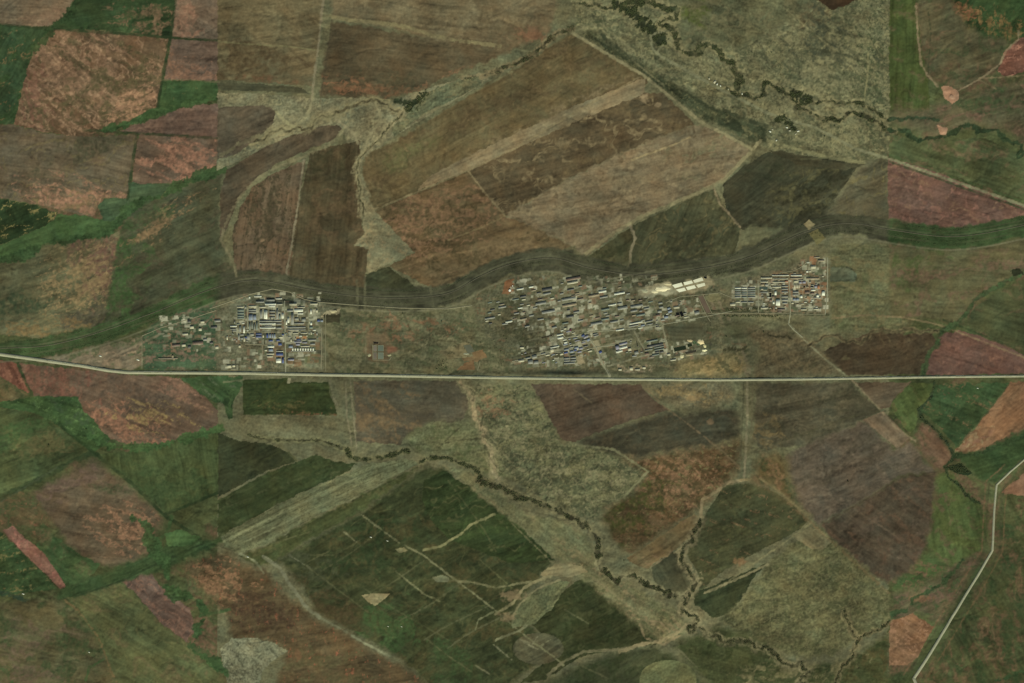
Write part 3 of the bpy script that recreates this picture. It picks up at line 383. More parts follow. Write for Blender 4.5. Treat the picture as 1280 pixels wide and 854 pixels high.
# ------------------------------------------------------------------ tracks and lanes painted as worn ground
for P, c, wdt, am in (
  ([(408,-20),(402,15),(398,60),(392,108),(388,140)], (120,108,84), 3, .7),
  ([(415,25),(408,80),(400,130)], (70,62,46), 2, .5),
  ([(380,200),(372,260),(358,340),(358,350)], (116,106,84), 2.4, .7),
  ([(714,40),(760,68),(805,95),(850,132),(880,156),(905,168),(940,187)], (124,114,84), 4, .8),
  ([(803,95),(760,118),(720,140),(680,164),(640,188),(585,213),(520,240),(466,262)], (116,102,74), 1.8, .7),
  ([(862,172),(840,182),(790,200)], (140,122,88), 2.4, .6),
  ([(585,213),(605,240),(632,270)], (120,104,76), 2, .7),
  ([(632,270),(600,285),(560,300)], (116,100,70), 1.6, .5),
  ([(950,176),(938,190),(905,225),(870,242),(800,272),(760,296),(722,325)], (122,112,82), 5, .75),
  ([(892,234),(900,255),(912,268),(925,284)], (124,108,82), 3, .7),
  ([(788,282),(794,298),(788,315),(786,345)], (120,108,84), 3.4, .7),
  ([(838,48),(820,66),(870,95),(960,142),(1020,160),(1070,186),(1112,198),(1170,218),(1240,242),(1300,264)], (112,108,80), 2.6, .7),
  ([(1145,8),(1148,50),(1151,80),(1160,95),(1172,108)], (122,104,80), 3, .75),
  ([(1272,40),(1272,50),(1258,62),(1250,80),(1228,97),(1197,114)], (128,112,86), 2.4, .8),
  ([(1224,98),(1250,97),(1300,93)], (116,100,74), 2, .7),
  ([(1224,100),(1245,112)], (116,100,74), 2, .5),
  ([(960,176),(1000,188),(1040,198),(1080,204)], (116,110,78), 4, .6),
  ([(1000,200),(1060,196),(1100,182)], (84,82,58), 2, .5),
  ([(960,90),(975,78),(1002,52),(1004,42),(1022,8)], (84,78,56), 1.8, .6),
  ([(1085,65),(1085,90),(1080,125)], (130,120,84), 2, .5),
  ([(988,396),(986,405),(1000,420),(1030,448),(1058,470)], (126,120,92), 2, .75),
  ([(1064,474),(1100,512),(1120,535),(1145,552)], (116,102,78), 2.4, .65),
  ([(1136,542),(1110,520)], (60,54,38), 3, .6),
  ([(944,562),(1010,540),(1060,522),(1104,512)], (70,66,46), 2.4, .55),
  ([(1040,398),(1080,394),(1130,397),(1170,405),(1210,420),(1262,440),(1300,455)], (116,98,72), 2.4, .6),
  ([(1180,400),(1220,416),(1270,436)], (40,60,34), 3, .6),
  ([(432,478),(434,520),(440,556)], (112,102,78), 2, .6), ([(438,478),(442,520),(446,560)], (116,106,82), 2, .6),
  ([(934,474),(934,520),(930,600)], (112,102,78), 3, .7), ([(930,478),(926,570)], (60,60,42), 2, .5), ([(941,480),(938,560)], (84,76,56), 2, .5),
  ([(800,480),(830,508),(860,530),(905,566),(925,585)], (100,84,62), 1.8, .6),
  ([(716,486),(740,504)], (92,80,60), 1.6, .5),
  ([(720,556),(768,562),(810,590),(780,622)], (116,112,82), 3, .6),
  ([(930,600),(910,603),(895,615),(878,625),(876,645)], (126,110,82), 4, .7),
  ([(925,600),(950,598),(968,610),(1010,645)], (112,98,68), 3, .6),
  ([(1010,658),(992,670),(960,692),(930,712),(900,735)], (112,104,74), 2, .6),
  ([(960,705),(925,722),(880,742)], (122,112,82), 3, .7),
  ([(1014,560),(1080,530)], (66,58,44), 1.6, .4), ([(1020,600),(1120,560)], (70,60,46), 1.8, .4),
  ([(1030,655),(1080,626),(1130,595),(1172,590)], (66,56,42), 2, .5), ([(1075,640),(1145,688)], (92,76,60), 1.6, .5),
  ([(320,545),(340,548),(355,560),(372,576)], (98,94,64), 3, .5),
  ([(330,696),(350,710),(362,730),(382,758),(400,772)], (110,110,84), 5, .75),
  ([(400,772),(430,788),(460,806),(486,822)], (104,102,78), 2.5, .7),
  ([(440,795),(462,808),(486,820)], (124,122,94), 3, .7), ([(486,822),(520,838),(540,860)], (84,80,56), 2, .5),
  ([(452,643),(498,677),(530,694),(560,718),(596,745),(625,768),(650,790),(690,820),(705,832)], (112,108,78), 2, .75),
  ([(495,714),(530,742),(550,752)], (108,104,74), 1.6, .7), ([(430,665),(448,679)], (108,104,76), 1.6, .7), ([(388,694),(420,694),(450,675)], (84,84,54), 1.6, .5),
  ([(345,678),(390,664)], (100,96,66), 1.6, .5), ([(362,694),(388,710)], (108,108,82), 1.6, .6),
  ([(594,832),(612,842)], (120,114,84), 1.6, .7), ([(617,806),(640,825)], (116,112,84), 1.8, .6),
  ([(530,687),(550,683),(575,668),(590,655),(618,643)], (124,118,82), 3.2, .75),
  ([(542,722),(565,726),(590,728),(620,735),(648,730),(680,725),(705,712)], (112,106,76), 2.6, .7),
  ([(620,768),(640,755),(655,735),(680,722),(712,712)], (126,116,84), 4, .7),
  ([(640,772),(650,755),(672,736),(700,725)], (128,118,86), 2.4, .6),
  ([(617,765),(598,775),(594,788)], (112,110,80), 2.4, .7), ([(620,800),(650,788),(658,782)], (122,118,88), 3, .6),
  ([(685,845),(700,830),(730,815),(775,812),(820,802)], (108,100,74), 4, .7),
  ([(775,815),(800,806),(826,802),(850,790),(858,782)], (136,120,88), 5, .6),
  ([(800,780),(806,798),(830,806),(850,795)], (130,112,82), 2.6, .6), ([(800,775),(825,778),(838,790)], (130,110,82), 2.4, .6),
  ([(706,762),(736,780)], (88,86,60), 1.6, .5), ([(672,796),(665,805),(650,800),(672,812)], (122,116,88), 2, .7), ([(675,808),(688,800)], (112,108,80), 1.6, .6),
  ([(725,832),(760,848)], (90,86,60), 1.6, .5), ([(848,812),(872,835)], (104,98,72), 2, .5),
  ([(640,655),(690,703)], (120,110,80), 1.4, .5), ([(740,722),(800,768)], (120,110,80), 1.6, .5),
  ([(816,708),(842,688)], (112,96,72), 1.6, .5),
  ([(300,692),(318,700),(330,716)], (120,118,90), 3, .6), ([(303,475),(280,478)], (110,104,78), 2, .5),
  ([(361,474),(360,478)], (150,140,110), 4, .7), ([(412,476),(414,494),(422,506)], (124,116,90), 4, .5),
  ([(178,421),(178,460)], (120,112,88), 1.2, .7),
  ([(124,452),(150,442),(180,428),(200,418)], (128,112,90), 3, .5),
  ([(1160,94),(1164,40),(1160,10)], (48,58,38), 1.8, .5),
  ([(272,672),(300,658),(360,626)], (70,70,44), 1.5, .5),
  ([(334,682),(400,648),(460,616),(522,584)], (56,60,36), 1.6, .7),
  ([(550,555),(575,550),(608,548)], (58,58,38), 2, .7), ([(548,560),(560,548),(582,528)], (64,62,42), 1.6, .6), ([(505,548),(520,565)], (58,60,38), 1.4, .6),
): track(P, tuple(v*(1.08 if c[0] > 80 else .95) for v in c), wdt*.82, min(.9, am*1.1), rag=.5)
# pale bare blotches
field('bare sand delta in the green field', [(452,743),(470,741),(488,741),(480,749),(470,757),(460,752)], (132,118,84), 0, warp=.3, name='bare_patch')
field('bare clearing on the power-line track', [(494,686),(505,684),(510,689),(500,691)], (122,112,78), 0, own=False, warp=.3)
field('bare clearing with a track fork', [(541,722),(552,718),(562,722),(560,728),(545,727)], (116,112,82), 0, own=False, warp=.3)
field('bare fan of soil at the gully fork', [(680,712),(700,704),(722,706),(735,714),(712,722),(690,720),(676,720)], (126,114,82), -10, own=False)
for cx_, cy_, rx_, ry_, cc in ((805,122,4,4,(140,120,90)),(822,131,4,2,(138,118,88)),(872,181,7,4,(126,112,86)),(372,819,4,5,(108,80,56)),(640,745,10,5,(122,104,76)),(634,772,7,4,(138,118,86)),(925,702,5,3,(126,96,66)),(888,528,3,3,(110,90,66)),(866,498,6,3,(140,116,80)),(1056,448,4,2,(90,80,56)),(665,45,12,5,(122,88,64)),(1150,748,10,3,(120,88,64))):
    W = win(cx_-rx_*2, cy_-ry_*2, cx_+rx_*2, cy_+ry_*2); m = sst(-.3, .5, falloff(X[W], Y[W], (cx_, cy_, rx_*1.4, ry_*1.4, 0))+.25*fbm(X[W], Y[W], 5, 71, 3)); blend(W, m*.75, lin(cc)[None, None, :])
# ------------------------------------------------------------------ rail belt across the map
BELT = smooth([(-90,452),(-40,444),(0,437),(60,433),(130,415),(200,389),(270,361),(320,352),(380,362),(440,371),(500,374),(560,368),(600,347),(640,331),(690,324),(740,337),(800,345),(870,338),(930,325),(970,308),(1000,294),(1034,283),(1070,281),(1110,288),(1180,297),(1230,293),(1280,283),(1370,268)], 6)
W, D, SG, T = pdist(BELT, 26); x, y = X[W], Y[W]; sd = D*SG
hw = 12.5+1.5*fbm(T*40, T*0, 3, 801, 2)-3*sst(300, 120, x)*1
m = (1-sst(hw-.5, hw+3.2, D+1.3*fbm(x, y, 12, 802, 3)))*np.clip(.93+.10*fbm(x, y, 18, 803, 3), .5, 1)
cw = sst(262, 280, x)*(1-sst(1106, 1114, x)); nb = fbm(T*90, sd/2.2, 1.2, 805, 3)
bc = lin((62,62,45))[None, None]*cw[..., None]+lin((38,72,36))[None, None]*(1-cw[..., None])
tone = 1+.10*nb+.16*fbm(x, y, 22, 806, 4)+.10*fbm(T*200, sd/5, 2, 807, 3)
ln = lambda o, wdt: (1-sst(wdt*.5, wdt*.5+.9, np.abs(sd-o)))
bc = bc*np.clip(tone, .6, 1.5)[..., None]
for o, cc, am in ((-7.5,(70,72,50),.45),(-3.5,(92,90,68),.5),(2.0,(60,64,42),.35),(6.5,(74,76,52),.5),(-11,(62,70,46),.4)):
    q = ln(o+.6*fbm(T*30, T*0, 2, 810, 2), 1.0)*am*np.clip(.8+.5*fbm(T*70, T*0, 3, 811+int(o), 2), .1, 1.2); bc = bc*(1-q[..., None])+lin(cc)*q[..., None]
blend(W, m, bc); OWNERS.append(('railway_land', 'long winding belt of dark grass and tree rows along the railway')); OWN[W][m > .5] = len(OWNERS)-1; RG[W] *= 1-m
wm = m*np.maximum.reduce([ln(-9.5, 1.6), ln(4.2, 1.6), ln(9.3, 1.6)])*(fbm(T*60, sd/8, 2, 830, 2) > -.3); WOOD[W] = np.maximum(WOOD[W], wm*.22)
Wl, Dl, Sl, Tl = pdist(BELT, 30); q = ln2 = (1-sst(.4, 1.6, np.abs(Dl*Sl-15.5)))*.5; blend(Wl, q, lin((112,106,82))[None, None])
for P in ([(446,350),(447,386)], [(456,346),(456,386)], [(538,358),(541,386)]): track(P, (96,92,68), 2, .6)
field('pale brown ramp crossing the rail belt', [(1004,281),(1011,274),(1018,281),(1011,288)], (128,116,84), 0, warp=.2, name='crossing')
field('second pale ramp crossing the rail belt', [(1011,292),(1022,286),(1031,298),(1021,307)], (104,96,62), 0, warp=.2, name='crossing')
# ------------------------------------------------------------------ streams and woods
RV = (40, 46, 28); BK = (122, 112, 80)
stream('wooded stream in the north-east flats', [(725,4),(745,4),(768,8),(790,20)], (46,50,32), 2.4, BK, 6, wood=.3, seed=2)
stream('broad dark river wood beside the top road', [(770,6),(790,14),(800,26),(812,36),(822,46),(826,49)], (34,42,26), 12, None, rough=.12, seed=4, wood=.7, name='river_wood', var=.7)
stream('looping wooded river arm at the top', [(784,4),(808,-2),(830,10),(846,12),(846,24),(830,26),(824,32),(840,36),(848,50),(848,62),(862,68),(874,62),(886,56),(898,64),(902,74),(916,80),(918,92),(922,108),(918,116)], (38,46,28), 6, BK, 4, seed=5, wood=.6, rough=.22)
stream('dark river reach through the scrubland', [(908,112),(930,120),(948,122),(956,118),(954,108),(962,104),(972,112),(988,120),(998,132)], (38,44,28), 4.6, BK, 4, seed=6, wood=.55)
stream('upper arm of the river below the scrub hills', [(998,132),(1020,130),(1045,130),(1068,128),(1080,134),(1094,138),(1104,148),(1112,152)], (40,44,28), 2.8, BK, 3, seed=7, wood=.5)
stream('dark clumped middle river arm', [(996,134),(1012,142),(1030,150),(1048,152),(1058,144),(1072,143),(1084,146),(1098,152),(1104,162),(1118,164)], (42,44,28), 4, BK, 4, seed=9, wood=.6)
stream('green river running out to the east edge', [(1112,150),(1134,147),(1156,148),(1172,150)], (40,58,38), 2.8, None, seed=10, depth=3)
stream('bright green river meanders near the east edge', [(1112,162),(1132,164),(1140,172),(1160,173),(1184,171),(1200,160),(1210,156),(1222,164),(1246,163),(1254,172),(1264,178),(1276,182),(1272,196),(1290,190)], (34,58,36), 4.6, None, 2, rough=.16, seed=11, depth=4)
stream('dark wood clumps by the river village', [(972,150),(980,148),(988,158),(992,160)], (40,46,28), 7, None, seed=12, wood=.6, name='river_wood')
stream('dark island wood at the river split', [(988,120),(1000,118),(1010,124)], (40,44,28), 10, None, seed=13, wood=.6, name='river_wood')
stream('dark brown gully through the ploughed north fields', [(715,36),(700,40),(688,48),(680,58),(668,68),(652,76),(640,82),(620,90),(600,96),(580,98)], (54,50,34), 5.5, (124,108,78), 3, rough=.1, it=2, seed=14, wood=.25, var=.7)
stream('small dark green lake-side thicket', [(512,136),(520,130),(528,122),(533,118)], (22,40,20), 10, None, rough=.05, it=1, seed=15, wood=.5, name='thicket', depth=2)
stream('olive marsh left of the thicket', [(496,127),(508,129),(516,131)], (46,54,34), 6, None, rough=.05, it=1, seed=16, name='marsh', depth=0)
field('pale valley floor round the thicket', [(540,112),(575,100),(598,96),(602,106),(560,128),(530,142),(500,166),(492,172),(488,160),(510,142)], (94,96,68), -35, [('p',(120,108,76),8,-30,2,.5,.6,.6)], own=False, grain=.13)
track([(502,160),(515,150),(600,112),(640,90)], (112,106,76), 1.4, .6)
stream('thin dark brook in the pale valley', [(318,178),(350,162),(372,160),(392,155),(395,148),(420,140),(440,134),(452,128),(476,130),(490,138),(500,142)], (62,56,38), 1.6, (126,114,82), 8, rough=.25, seed=17, depth=2)
stream('dark brook running south from the thicket', [(504,140),(496,150),(486,160),(478,168),(470,178),(458,188),(450,198),(445,212),(448,232),(450,250),(455,270)], (64,60,40), 1.4, (134,122,90), 6, rough=.2, seed=18, depth=3, wood=.2)
track([(272,198),(300,180),(330,168),(352,160),(400,150),(430,142)], (118,110,80), 7, .5, rag=3); track([(276,300),(284,276),(300,248),(316,230),(340,213),(380,196),(410,182),(428,165)], (120,110,82), 4, .65, rag=1.5, curved=True)
track([(276,300),(290,325),(296,345)], (122,110,82), 2.4, .6, curved=True); track([(443,308),(448,300),(458,296)], (134,118,88), 4, .6, rag=2)
stream('dark wood-lined brook in the south', [(310,544),(325,548),(345,550),(372,551),(396,550),(418,556),(434,562)], (54,52,36), 2.2, (104,100,70), 5, rough=.12, seed=19, wood=.35)
stream('dense dark thicket on the southern brook', [(434,562),(440,572),(452,574),(468,572),(488,570),(504,564),(509,564)], (42,48,28), 5, (104,98,68), 4, rough=.12, seed=20, wood=.6)
stream('dark tree-lined dry river, upper course', [(525,578),(540,572),(560,572),(572,578),(590,584),(600,594)], (40,46,28), 4, (106,100,70), 3, rough=.12, seed=21, wood=.6)
stream('clumped dark wood on the dry river', [(596,598),(606,604),(614,604)], (36,40,24), 8, (110,98,68), 4, rough=.1, it=2, seed=22, wood=.7)
stream('ragged dark dry river through the scrub', [(614,606),(628,610),(640,616),(654,624),(670,628),(684,632),(700,640),(716,648),(728,656),(738,662),(745,672),(748,684)], (46,46,30), 5, (112,104,74), 8, rough=.2, seed=23, wood=.6, var=.8)
stream('dry river turning along the forked gully', [(748,684),(748,700),(752,712),(764,722),(772,726),(780,720),(792,720),(806,730),(818,736),(832,742),(846,744),(858,746)], (46,46,30), 5.4, (120,112,82), 4, rough=.16, seed=24, wood=.6, var=.7)
stream('dark tributary from the north-south road', [(876,650),(868,665),(866,678),(854,684),(852,694),(860,712),(868,724),(866,738),(860,748),(852,758),(852,768)], (50,50,32), 3.4, (124,112,82), 7, rough=.22, seed=25, wood=.5)
stream('dry river winding to the south-east corner', [(852,760),(866,770),(874,776),(860,784),(862,790),(880,788),(900,798),(925,802),(945,812),(960,810),(972,820),(980,830),(1000,828),(1012,838),(1000,850),(1020,860)], (52,52,32), 3, (120,110,80), 6, rough=.24, seed=26, wood=.5)
stream('dark branch entering from the east heath', [(1056,764),(1060,776),(1066,790),(1074,800),(1066,815),(1060,830),(1048,845),(1040,862)], (50,48,30), 2.6, (122,110,78), 5, rough=.2, seed=27, wood=.4)
stream('thin branch towards the badland patch', [(1074,800),(1086,794),(1100,788),(1112,776)], (46,46,28), 2.2, (112,100,70), 3, seed=28, wood=.3)
stream('green stream beside the badland patch', [(1112,776),(1118,766),(1132,764),(1140,750),(1160,740),(1180,728),(1192,716),(1204,700)], (36,64,38), 4, None, rough=.1, seed=29, var=.9)
stream('green curved stream in the east', [(1300,330),(1280,341),(1258,350),(1236,364),(1218,376),(1208,392),(1196,404),(1178,414),(1172,432),(1160,444),(1155,468)], (52,76,44), 4.6, (64,60,42), 1, rough=.08, seed=30, depth=4)
stream('dark lane of bushes south-east of the motorway', [(1168,478),(1160,500),(1148,512),(1152,522),(1164,532),(1178,548),(1190,564),(1194,572)], (44,56,36), 3, None, rough=.1, seed=31, wood=.2)
stream('green boundary stream to the dark wood', [(1194,568),(1182,584),(1186,596),(1204,612),(1226,630)], (40,58,34), 3, None, rough=.1, seed=32, wood=.2)
stream('green hedge stream across the tan field foot', [(1196,570),(1220,568),(1250,556),(1280,544),(1310,536)], (40,62,34), 4, None, rough=.08, seed=33)
field('dark green diamond wood', [(1182,585),(1202,579),(1208,586),(1216,592),(1210,595),(1196,592)], (36,50,30), 0, warp=.3, name='wood', relief=0)
field('green field-pond blob on the east edge', [(1262,338),(1276,336),(1280,342),(1268,346)], (40,44,28), 0, own=False)
stream('deep green creek at the bottom right', [(1244,850),(1258,846),(1270,840),(1300,832)], (28,66,36), 3, None, seed=34)
W = win(1180,576,1220,598); WOOD[W] = np.maximum(WOOD[W], inside([(1182,585),(1202,579),(1216,592),(1196,592)], X[W], Y[W])*.6)
W = win(496,112,536,142); WOOD[W] = np.maximum(WOOD[W], 0)
stream('dry white gully from the motorway to the river', [(576,478),(584,488),(592,498),(594,516),(600,530),(606,542),(612,560),(616,580),(622,600)], (134,118,88), 3.4, (122,112,82), 6, rough=.24, seed=35, depth=4)
track([(590,490),(600,530),(610,550)], (56,58,38), 1.6, .6, rag=1.2, wob=1); track([(604,545),(606,570)], (50,54,34), 2, .5, rag=2)
stream('brown ditch south of the east works', [(905,438),(920,436),(932,434)], (58,58,38), 3, None, seed=36, depth=2)
stream('dark curved ditch below the east works', [(960,418),(975,420),(990,424)], (52,48,32), 2.2, None, seed=37, depth=2, it=2)
track([(932,420),(960,405),(985,395)], (60,62,42), 2, .6, rag=1)
stream('thin dark brook east of the works', [(1010,432),(1030,420),(1048,418),(1058,428),(1076,430),(1088,416),(1106,412),(1122,414),(1138,412),(1150,416),(1172,414)], (62,56,40), 1.6, (112,98,70), 3, rough=.2, seed=38, depth=2)
for P in ([(430,418),(520,413),(560,410)], [(470,430),(500,428),(545,426),(590,428)]): track(P, (66,62,42), 1.2, .6, rag=.6)
track([(504,392),(507,398),(512,412)], (60,60,40), 1.4, .6)
field('orange scraped earth by the excavation', [(575,444),(590,440),(604,438),(608,446),(596,452),(580,452)], (112,90,62), 0, own=False); field('', [(580,454),(592,450),(594,462),(570,464)], (108,84,58), 0, own=False)
field('', [(548,440),(576,428),(590,430),(592,445),(560,450)], (112,102,74), 0, own=False, pat=[('p',(60,60,40),5,0,1.4,.5,.5,.8)])
field('', [(1012,320),(1020,321),(1020,332),(1012,332)], (128,94,66), 0, own=False); field('', [(368,420),(392,421),(390,425),(368,424)], (146,106,70), 0, own=False)
field('', [(408,388),(426,386),(424,392),(410,396),(402,396)], (140,128,98), 0, own=False); field('', [(404,394),(426,392),(424,404),(406,402)], (58,54,38), 0, own=False)
field('', [(878,371),(898,366),(902,374),(888,378)], (112,106,76), 0, own=False); field('', [(632,352),(642,348),(642,366),(628,368)], (122,86,58), 0, own=False)
field('dark damp plot beside the east works', [(1038,334),(1060,334),(1070,342),(1068,352),(1038,352)], (80,84,62), 0, warp=1); track([(1058,334),(1067,338),(1070,350),(1040,352)], (44,48,34), 1.4, .7)
for a, b in (((880,388),(1036,394)),((920,384),(970,384))): track([a, b], (44,52,32), 2.6, .8, rag=.8)

# worked ground between the halls: paler packed yards, aprons and stained plots
def yards(reg, ang, n, seed, cols, smin=2, smax=9, amt=.8):
    r = random.Random(seed)
    for k in range(n):
        cx_, cy_ = r.uniform(reg[0], reg[2]), r.uniform(reg[1], reg[3]); a_, b_ = r.uniform(smin, smax)/2, r.uniform(smin, smax)/3; t = R(ang+r.choice((0, 0, 0, 90)))
        W = win(cx_-a_-b_, cy_-a_-b_, cx_+a_+b_, cy_+a_+b_); x, y = X[W]-cx_, Y[W]-cy_
        u, v = x*math.cos(t)+y*math.sin(t), -x*math.sin(t)+y*math.cos(t); m = (np.abs(u) < a_) & (np.abs(v) < b_)
        blend(W, m*amt*r.uniform(.5, 1.2), lin(r.choice(cols))[None, None, :])
YC = [(150,146,120),(134,130,106),(116,114,92),(66,66,50),(92,88,68),(164,158,132),(120,96,74),(84,90,64)]
for reg, a_, n in (((292,382,402,428),0,420),((328,426,400,456),0,110),((276,426,330,460),0,60),((300,366,400,384),0,60),((200,396,284,440),-4,90),((640,346,822,412),-10,500),((684,404,760,456),-12,150),((646,430,700,458),-10,60),((800,396,830,412),-11,40),((804,424,834,448),-11,50),((766,426,790,446),-11,30),((822,374,872,402),-6,60),((916,350,1034,388),0,420),((1000,325,1032,352),0,50),((840,426,888,450),-11,40)):
    yards(reg, a_, n, int(reg[0]+reg[1]), YC)
yards((340,428,402,456), 0, 30, 9, [(120,92,64),(104,110,70)], 4, 12, .5); yards((985,350,1032,376), 0, 40, 10, [(132,98,68),(124,90,64)], 3, 8, .55)
yards((772,456,815,466), -5, 60, 12, [(150,136,108),(136,118,92)], 1.5, 4, .7)

for P, c, wdt, am in (
  ([(392,122),(380,150),(340,172)], (124,116,86), 3, .6), ([(440,125),(438,150),(425,168)], (122,114,84), 3, .6), ([(345,140),(362,156),(375,162)], (126,118,86), 3, .6),
  ([(470,130),(476,150),(462,170),(452,190)], (128,118,88), 3, .6), ([(420,150),(440,165),(448,180)], (126,116,88), 3, .6),
  ([(380,705),(420,735),(460,765)], (88,88,58), 1.2, .5), ([(410,690),(380,705)], (86,84,56), 1.2, .5), ([(480,660),(440,690),(400,715)], (82,82,54), 1.2, .5), ([(530,700),(490,728),(450,750)], (86,86,58), 1.2, .5), ([(575,730),(530,760),(500,775)], (88,88,60), 1.4, .5), ([(610,758),(560,782),(530,800)], (90,90,62), 1.4, .5),
  ([(560,810),(590,790),(640,765)], (92,92,64), 1.4, .5), ([(535,800),(560,820),(590,840)], (88,88,58), 1.4, .5), ([(600,700),(640,735)], (90,88,58), 1.2, .5),
  ([(560,600),(600,655),(620,690)], (84,84,54), 1.2, .4), ([(455,735),(500,765),(560,800)], (84,86,56), 1.2, .4),
  ([(640,610),(700,560)], (112,106,76), 1.2, .45), ([(650,500),(690,560),(700,600)], (110,104,76), 1.2, .45), ([(620,600),(660,560),(720,560)], (66,68,46), 1.2, .5), ([(700,600),(720,570),(760,566)], (66,68,46), 1.4, .5),
  ([(1040,320),(1112,318)], (106,100,70), 1, .4), ([(1060,360),(1140,380)], (106,98,70), 1, .4), ([(950,410),(1000,460)], (70,64,46), 1.2, .4),
  ([(980,10),(1040,60),(1100,100)], (122,114,82), 1.2, .45), ([(900,70),(960,95)], (120,112,80), 1.2, .4), ([(940,30),(990,60),(1000,100)], (66,68,48), 1.4, .5), ([(1010,60),(1060,70),(1084,80)], (64,66,46), 3, .5), ([(1010,20),(1030,30),(1032,50)], (60,62,44), 7, .4),
): track(P, tuple(v*(1.06 if c[0] > 80 else .95) for v in c), wdt, min(.95, am*1.25), rag=.5, curved=len(P) > 2)
# slanted street grid and plots of the central works
for k in range(9):
    o_ = k*9; track([(646+o_*.25, 372+o_), (820+o_*.2, 338+o_)] if k < 6 else [(660, 372+o_), (800, 344+o_)], (116,110,86), 1.1, .55, rag=.3)
for k in range(12):
    x_ = 650+k*14; track([(x_, 352-(k > 4)*6), (x_+16+6, 352+52)], (112,106,84), 1.1, .5, rag=.3)
track([(737,424),(745,434),(750,449),(762,470)], (140,134,106), 2.2, .8)
field('', [(741,427),(748,425),(752,436),(748,441),(742,438)], (134,126,98), 0, own=False, warp=.2)
field('', [(720,446),(727,444),(732,454),(722,457)], (134,124,96), 0, own=False, warp=.2)

for P in ([(752,44),(775,62),(802,82)], [(690+60,40),(770,66),(790,80)], [(862,120),(888,136),(905,142)], [(905,138),(930,150),(958,158)], [(880,146),(910,158),(935,168)]): track(P, (50,56,38), 5, .75, rag=1.2)
track([(838,48-10),(820-6,66-22),(815,60),(822,68),(870,97),(960,143),(1020,161),(1070,187),(1112,199),(1170,219),(1240,243),(1300,265)], (118,114,86), 2.2, .85, rag=.3)
track([(1112,202),(1170,222.5),(1240,247),(1300,269)], (44,62,38), 2.2, .8, rag=.4); track([(1112,194),(1170,214),(1240,238),(1300,260)], (58,80,48), 2.2, .6, rag=.4)
for P in ([(752,30),(790,62),(830,92),(850,96)], [(700,44),(720,38),(745,30)], [(790,75),(830,108)], [(868,60),(900,90)]): track(P, (120,112,82), 1.4, .6, rag=.5)
track([(716,30),(745,28),(770,24)], (52,62,40), 3, .6, rag=1.5)

for o_, c_ in ((-13, (112,84,62)), (13, (110,86,60)), (-9, (60,60,40)), (9, (62,62,42))):
    track([(1262+o_*.5,590+o_*.7),(1246+o_,606+o_*.3),(1243+o_,640),(1240+o_,688),(1222+o_,720+o_*.3),(1200+o_,755+o_*.3),(1180+o_,788+o_*.3),(1160+o_,820+o_*.3),(1142+o_,848+o_*.3)], c_, 1.4, .5, rag=.5)
for P in ([(596,498),(604,520),(600,540)], [(588,486),(596,494)], [(606,556),(614,576),(626,590)]): track(P, (52,54,36), 2, .65, rag=1)
for P in ([(279,674),(360,633),(440,596),(505,576)], [(286,678),(370,637),(450,600),(512,577)]): track(P, (66,68,44), 1.1, .6, rag=.3)
for P in ([(283,676),(365,635),(445,598)], [(292,684),(380,642),(470,598)]): track(P, (122,120,88), 1.2, .6, rag=.3)
field('', [(458,416),(484,416),(492,440),(486,452),(462,453),(456,436)], (106,88,64), 0, own=False, feather=3, pat=[('p',(84,80,58),6,0,1.5,.2,.6,.7)])
field('', [(484,434),(494,434),(494,442),(484,442)], (118,84,62), 0, own=False, feather=1.5)
field('', [(900,402),(930,402),(934,430),(912,424)], (74,74,50), 0, own=False, feather=8); field('', [(826,408),(880,400),(880,424),(846,428)], (70,68,50), 0, own=False, feather=4)
track([(457,420),(457,452),(466,454)], (124,118,90), .9, .5); track([(484,430),(520,428)], (120,112,84), .9, .4)

for P in ([(690,427),(745,415),(784,408),(824,399),(884,391)], [(688,440),(712,434),(742,427)], [(764,430),(790,424)], [(752,433),(768,431)], [(793,414),(800,427),(806,438)], [(826,398),(833,428),(838,448)], [(838,450),(852,446),(886,440)], [(700,424),(712,446)], [(716,420),(728,444)], [(760,458),(800,446),(838,438)], [(640,454),(680,446)]):
    track(P, (132,126,100), 1.3, .75, rag=.3)
for P in ([(658,443),(690,436)], [(676,422),(691,419)], [(640,447),(700,433)]): track(P, (50,50,36), 1.6, .7, rag=.4)
field('', [(858,352),(882,345),(892,350),(884,362),(858,368),(838,367),(836,358)], (128,116,88), 0, own=False, feather=2)
field('', [(798,362),(836,352),(842,358),(846,368),(800,370)], (140,130,102), 0, own=False, feather=2)


# weathering that follows the lie of the land: rills and washed streaks
wu, wv = rot(X, Y, -14, 3.2); wq = fbm(X, Y, 90, 601, 3)*26; wr = fbm(X, Y, 24, 603, 3)*5
# water finds its way down the land: walk many drops downhill and count where they pass
land = 22*fbm(X, Y, 330, 500, 3)+8*fbm(X, Y, 95, 510, 3)+2.0*fbm(X+wr*.6, Y+wq*.1, 24, 512, 4)
def runoff(h, n, steps, seed, jit=.35):
    r = np.random.default_rng(seed); gy, gx = np.gradient(h, ys, xs); m = np.hypot(gx, gy)+1e-6; gx, gy = -gx/m, -gy/m
    x0, y0 = int(np.searchsorted(xs, 0)), int(np.searchsorted(ys, 0))
    a = r.uniform(-20, 1300, n); b = r.uniform(-20, 875, n); acc = np.zeros(h.shape); dx = np.zeros(n); dy = np.zeros(n)
    for k in range(steps):
        ok = (a > 0) & (a < 1280) & (b > 0) & (b < 854); a, b, dx, dy = a[ok], b[ok], dx[ok], dy[ok]
        i, j = (b+.5).astype(int)+y0, (a+.5).astype(int)+x0; np.add.at(acc, (i, j), 1.0)
        dx = .6*dx+.4*gx[i, j]; dy = .6*dy+.4*gy[i, j]; m = np.hypot(dx, dy)+1e-6
        a = a+dx/m+r.normal(0, jit*.3, len(a)); b = b+dy/m+r.normal(0, jit*.3, len(b))
    return acc
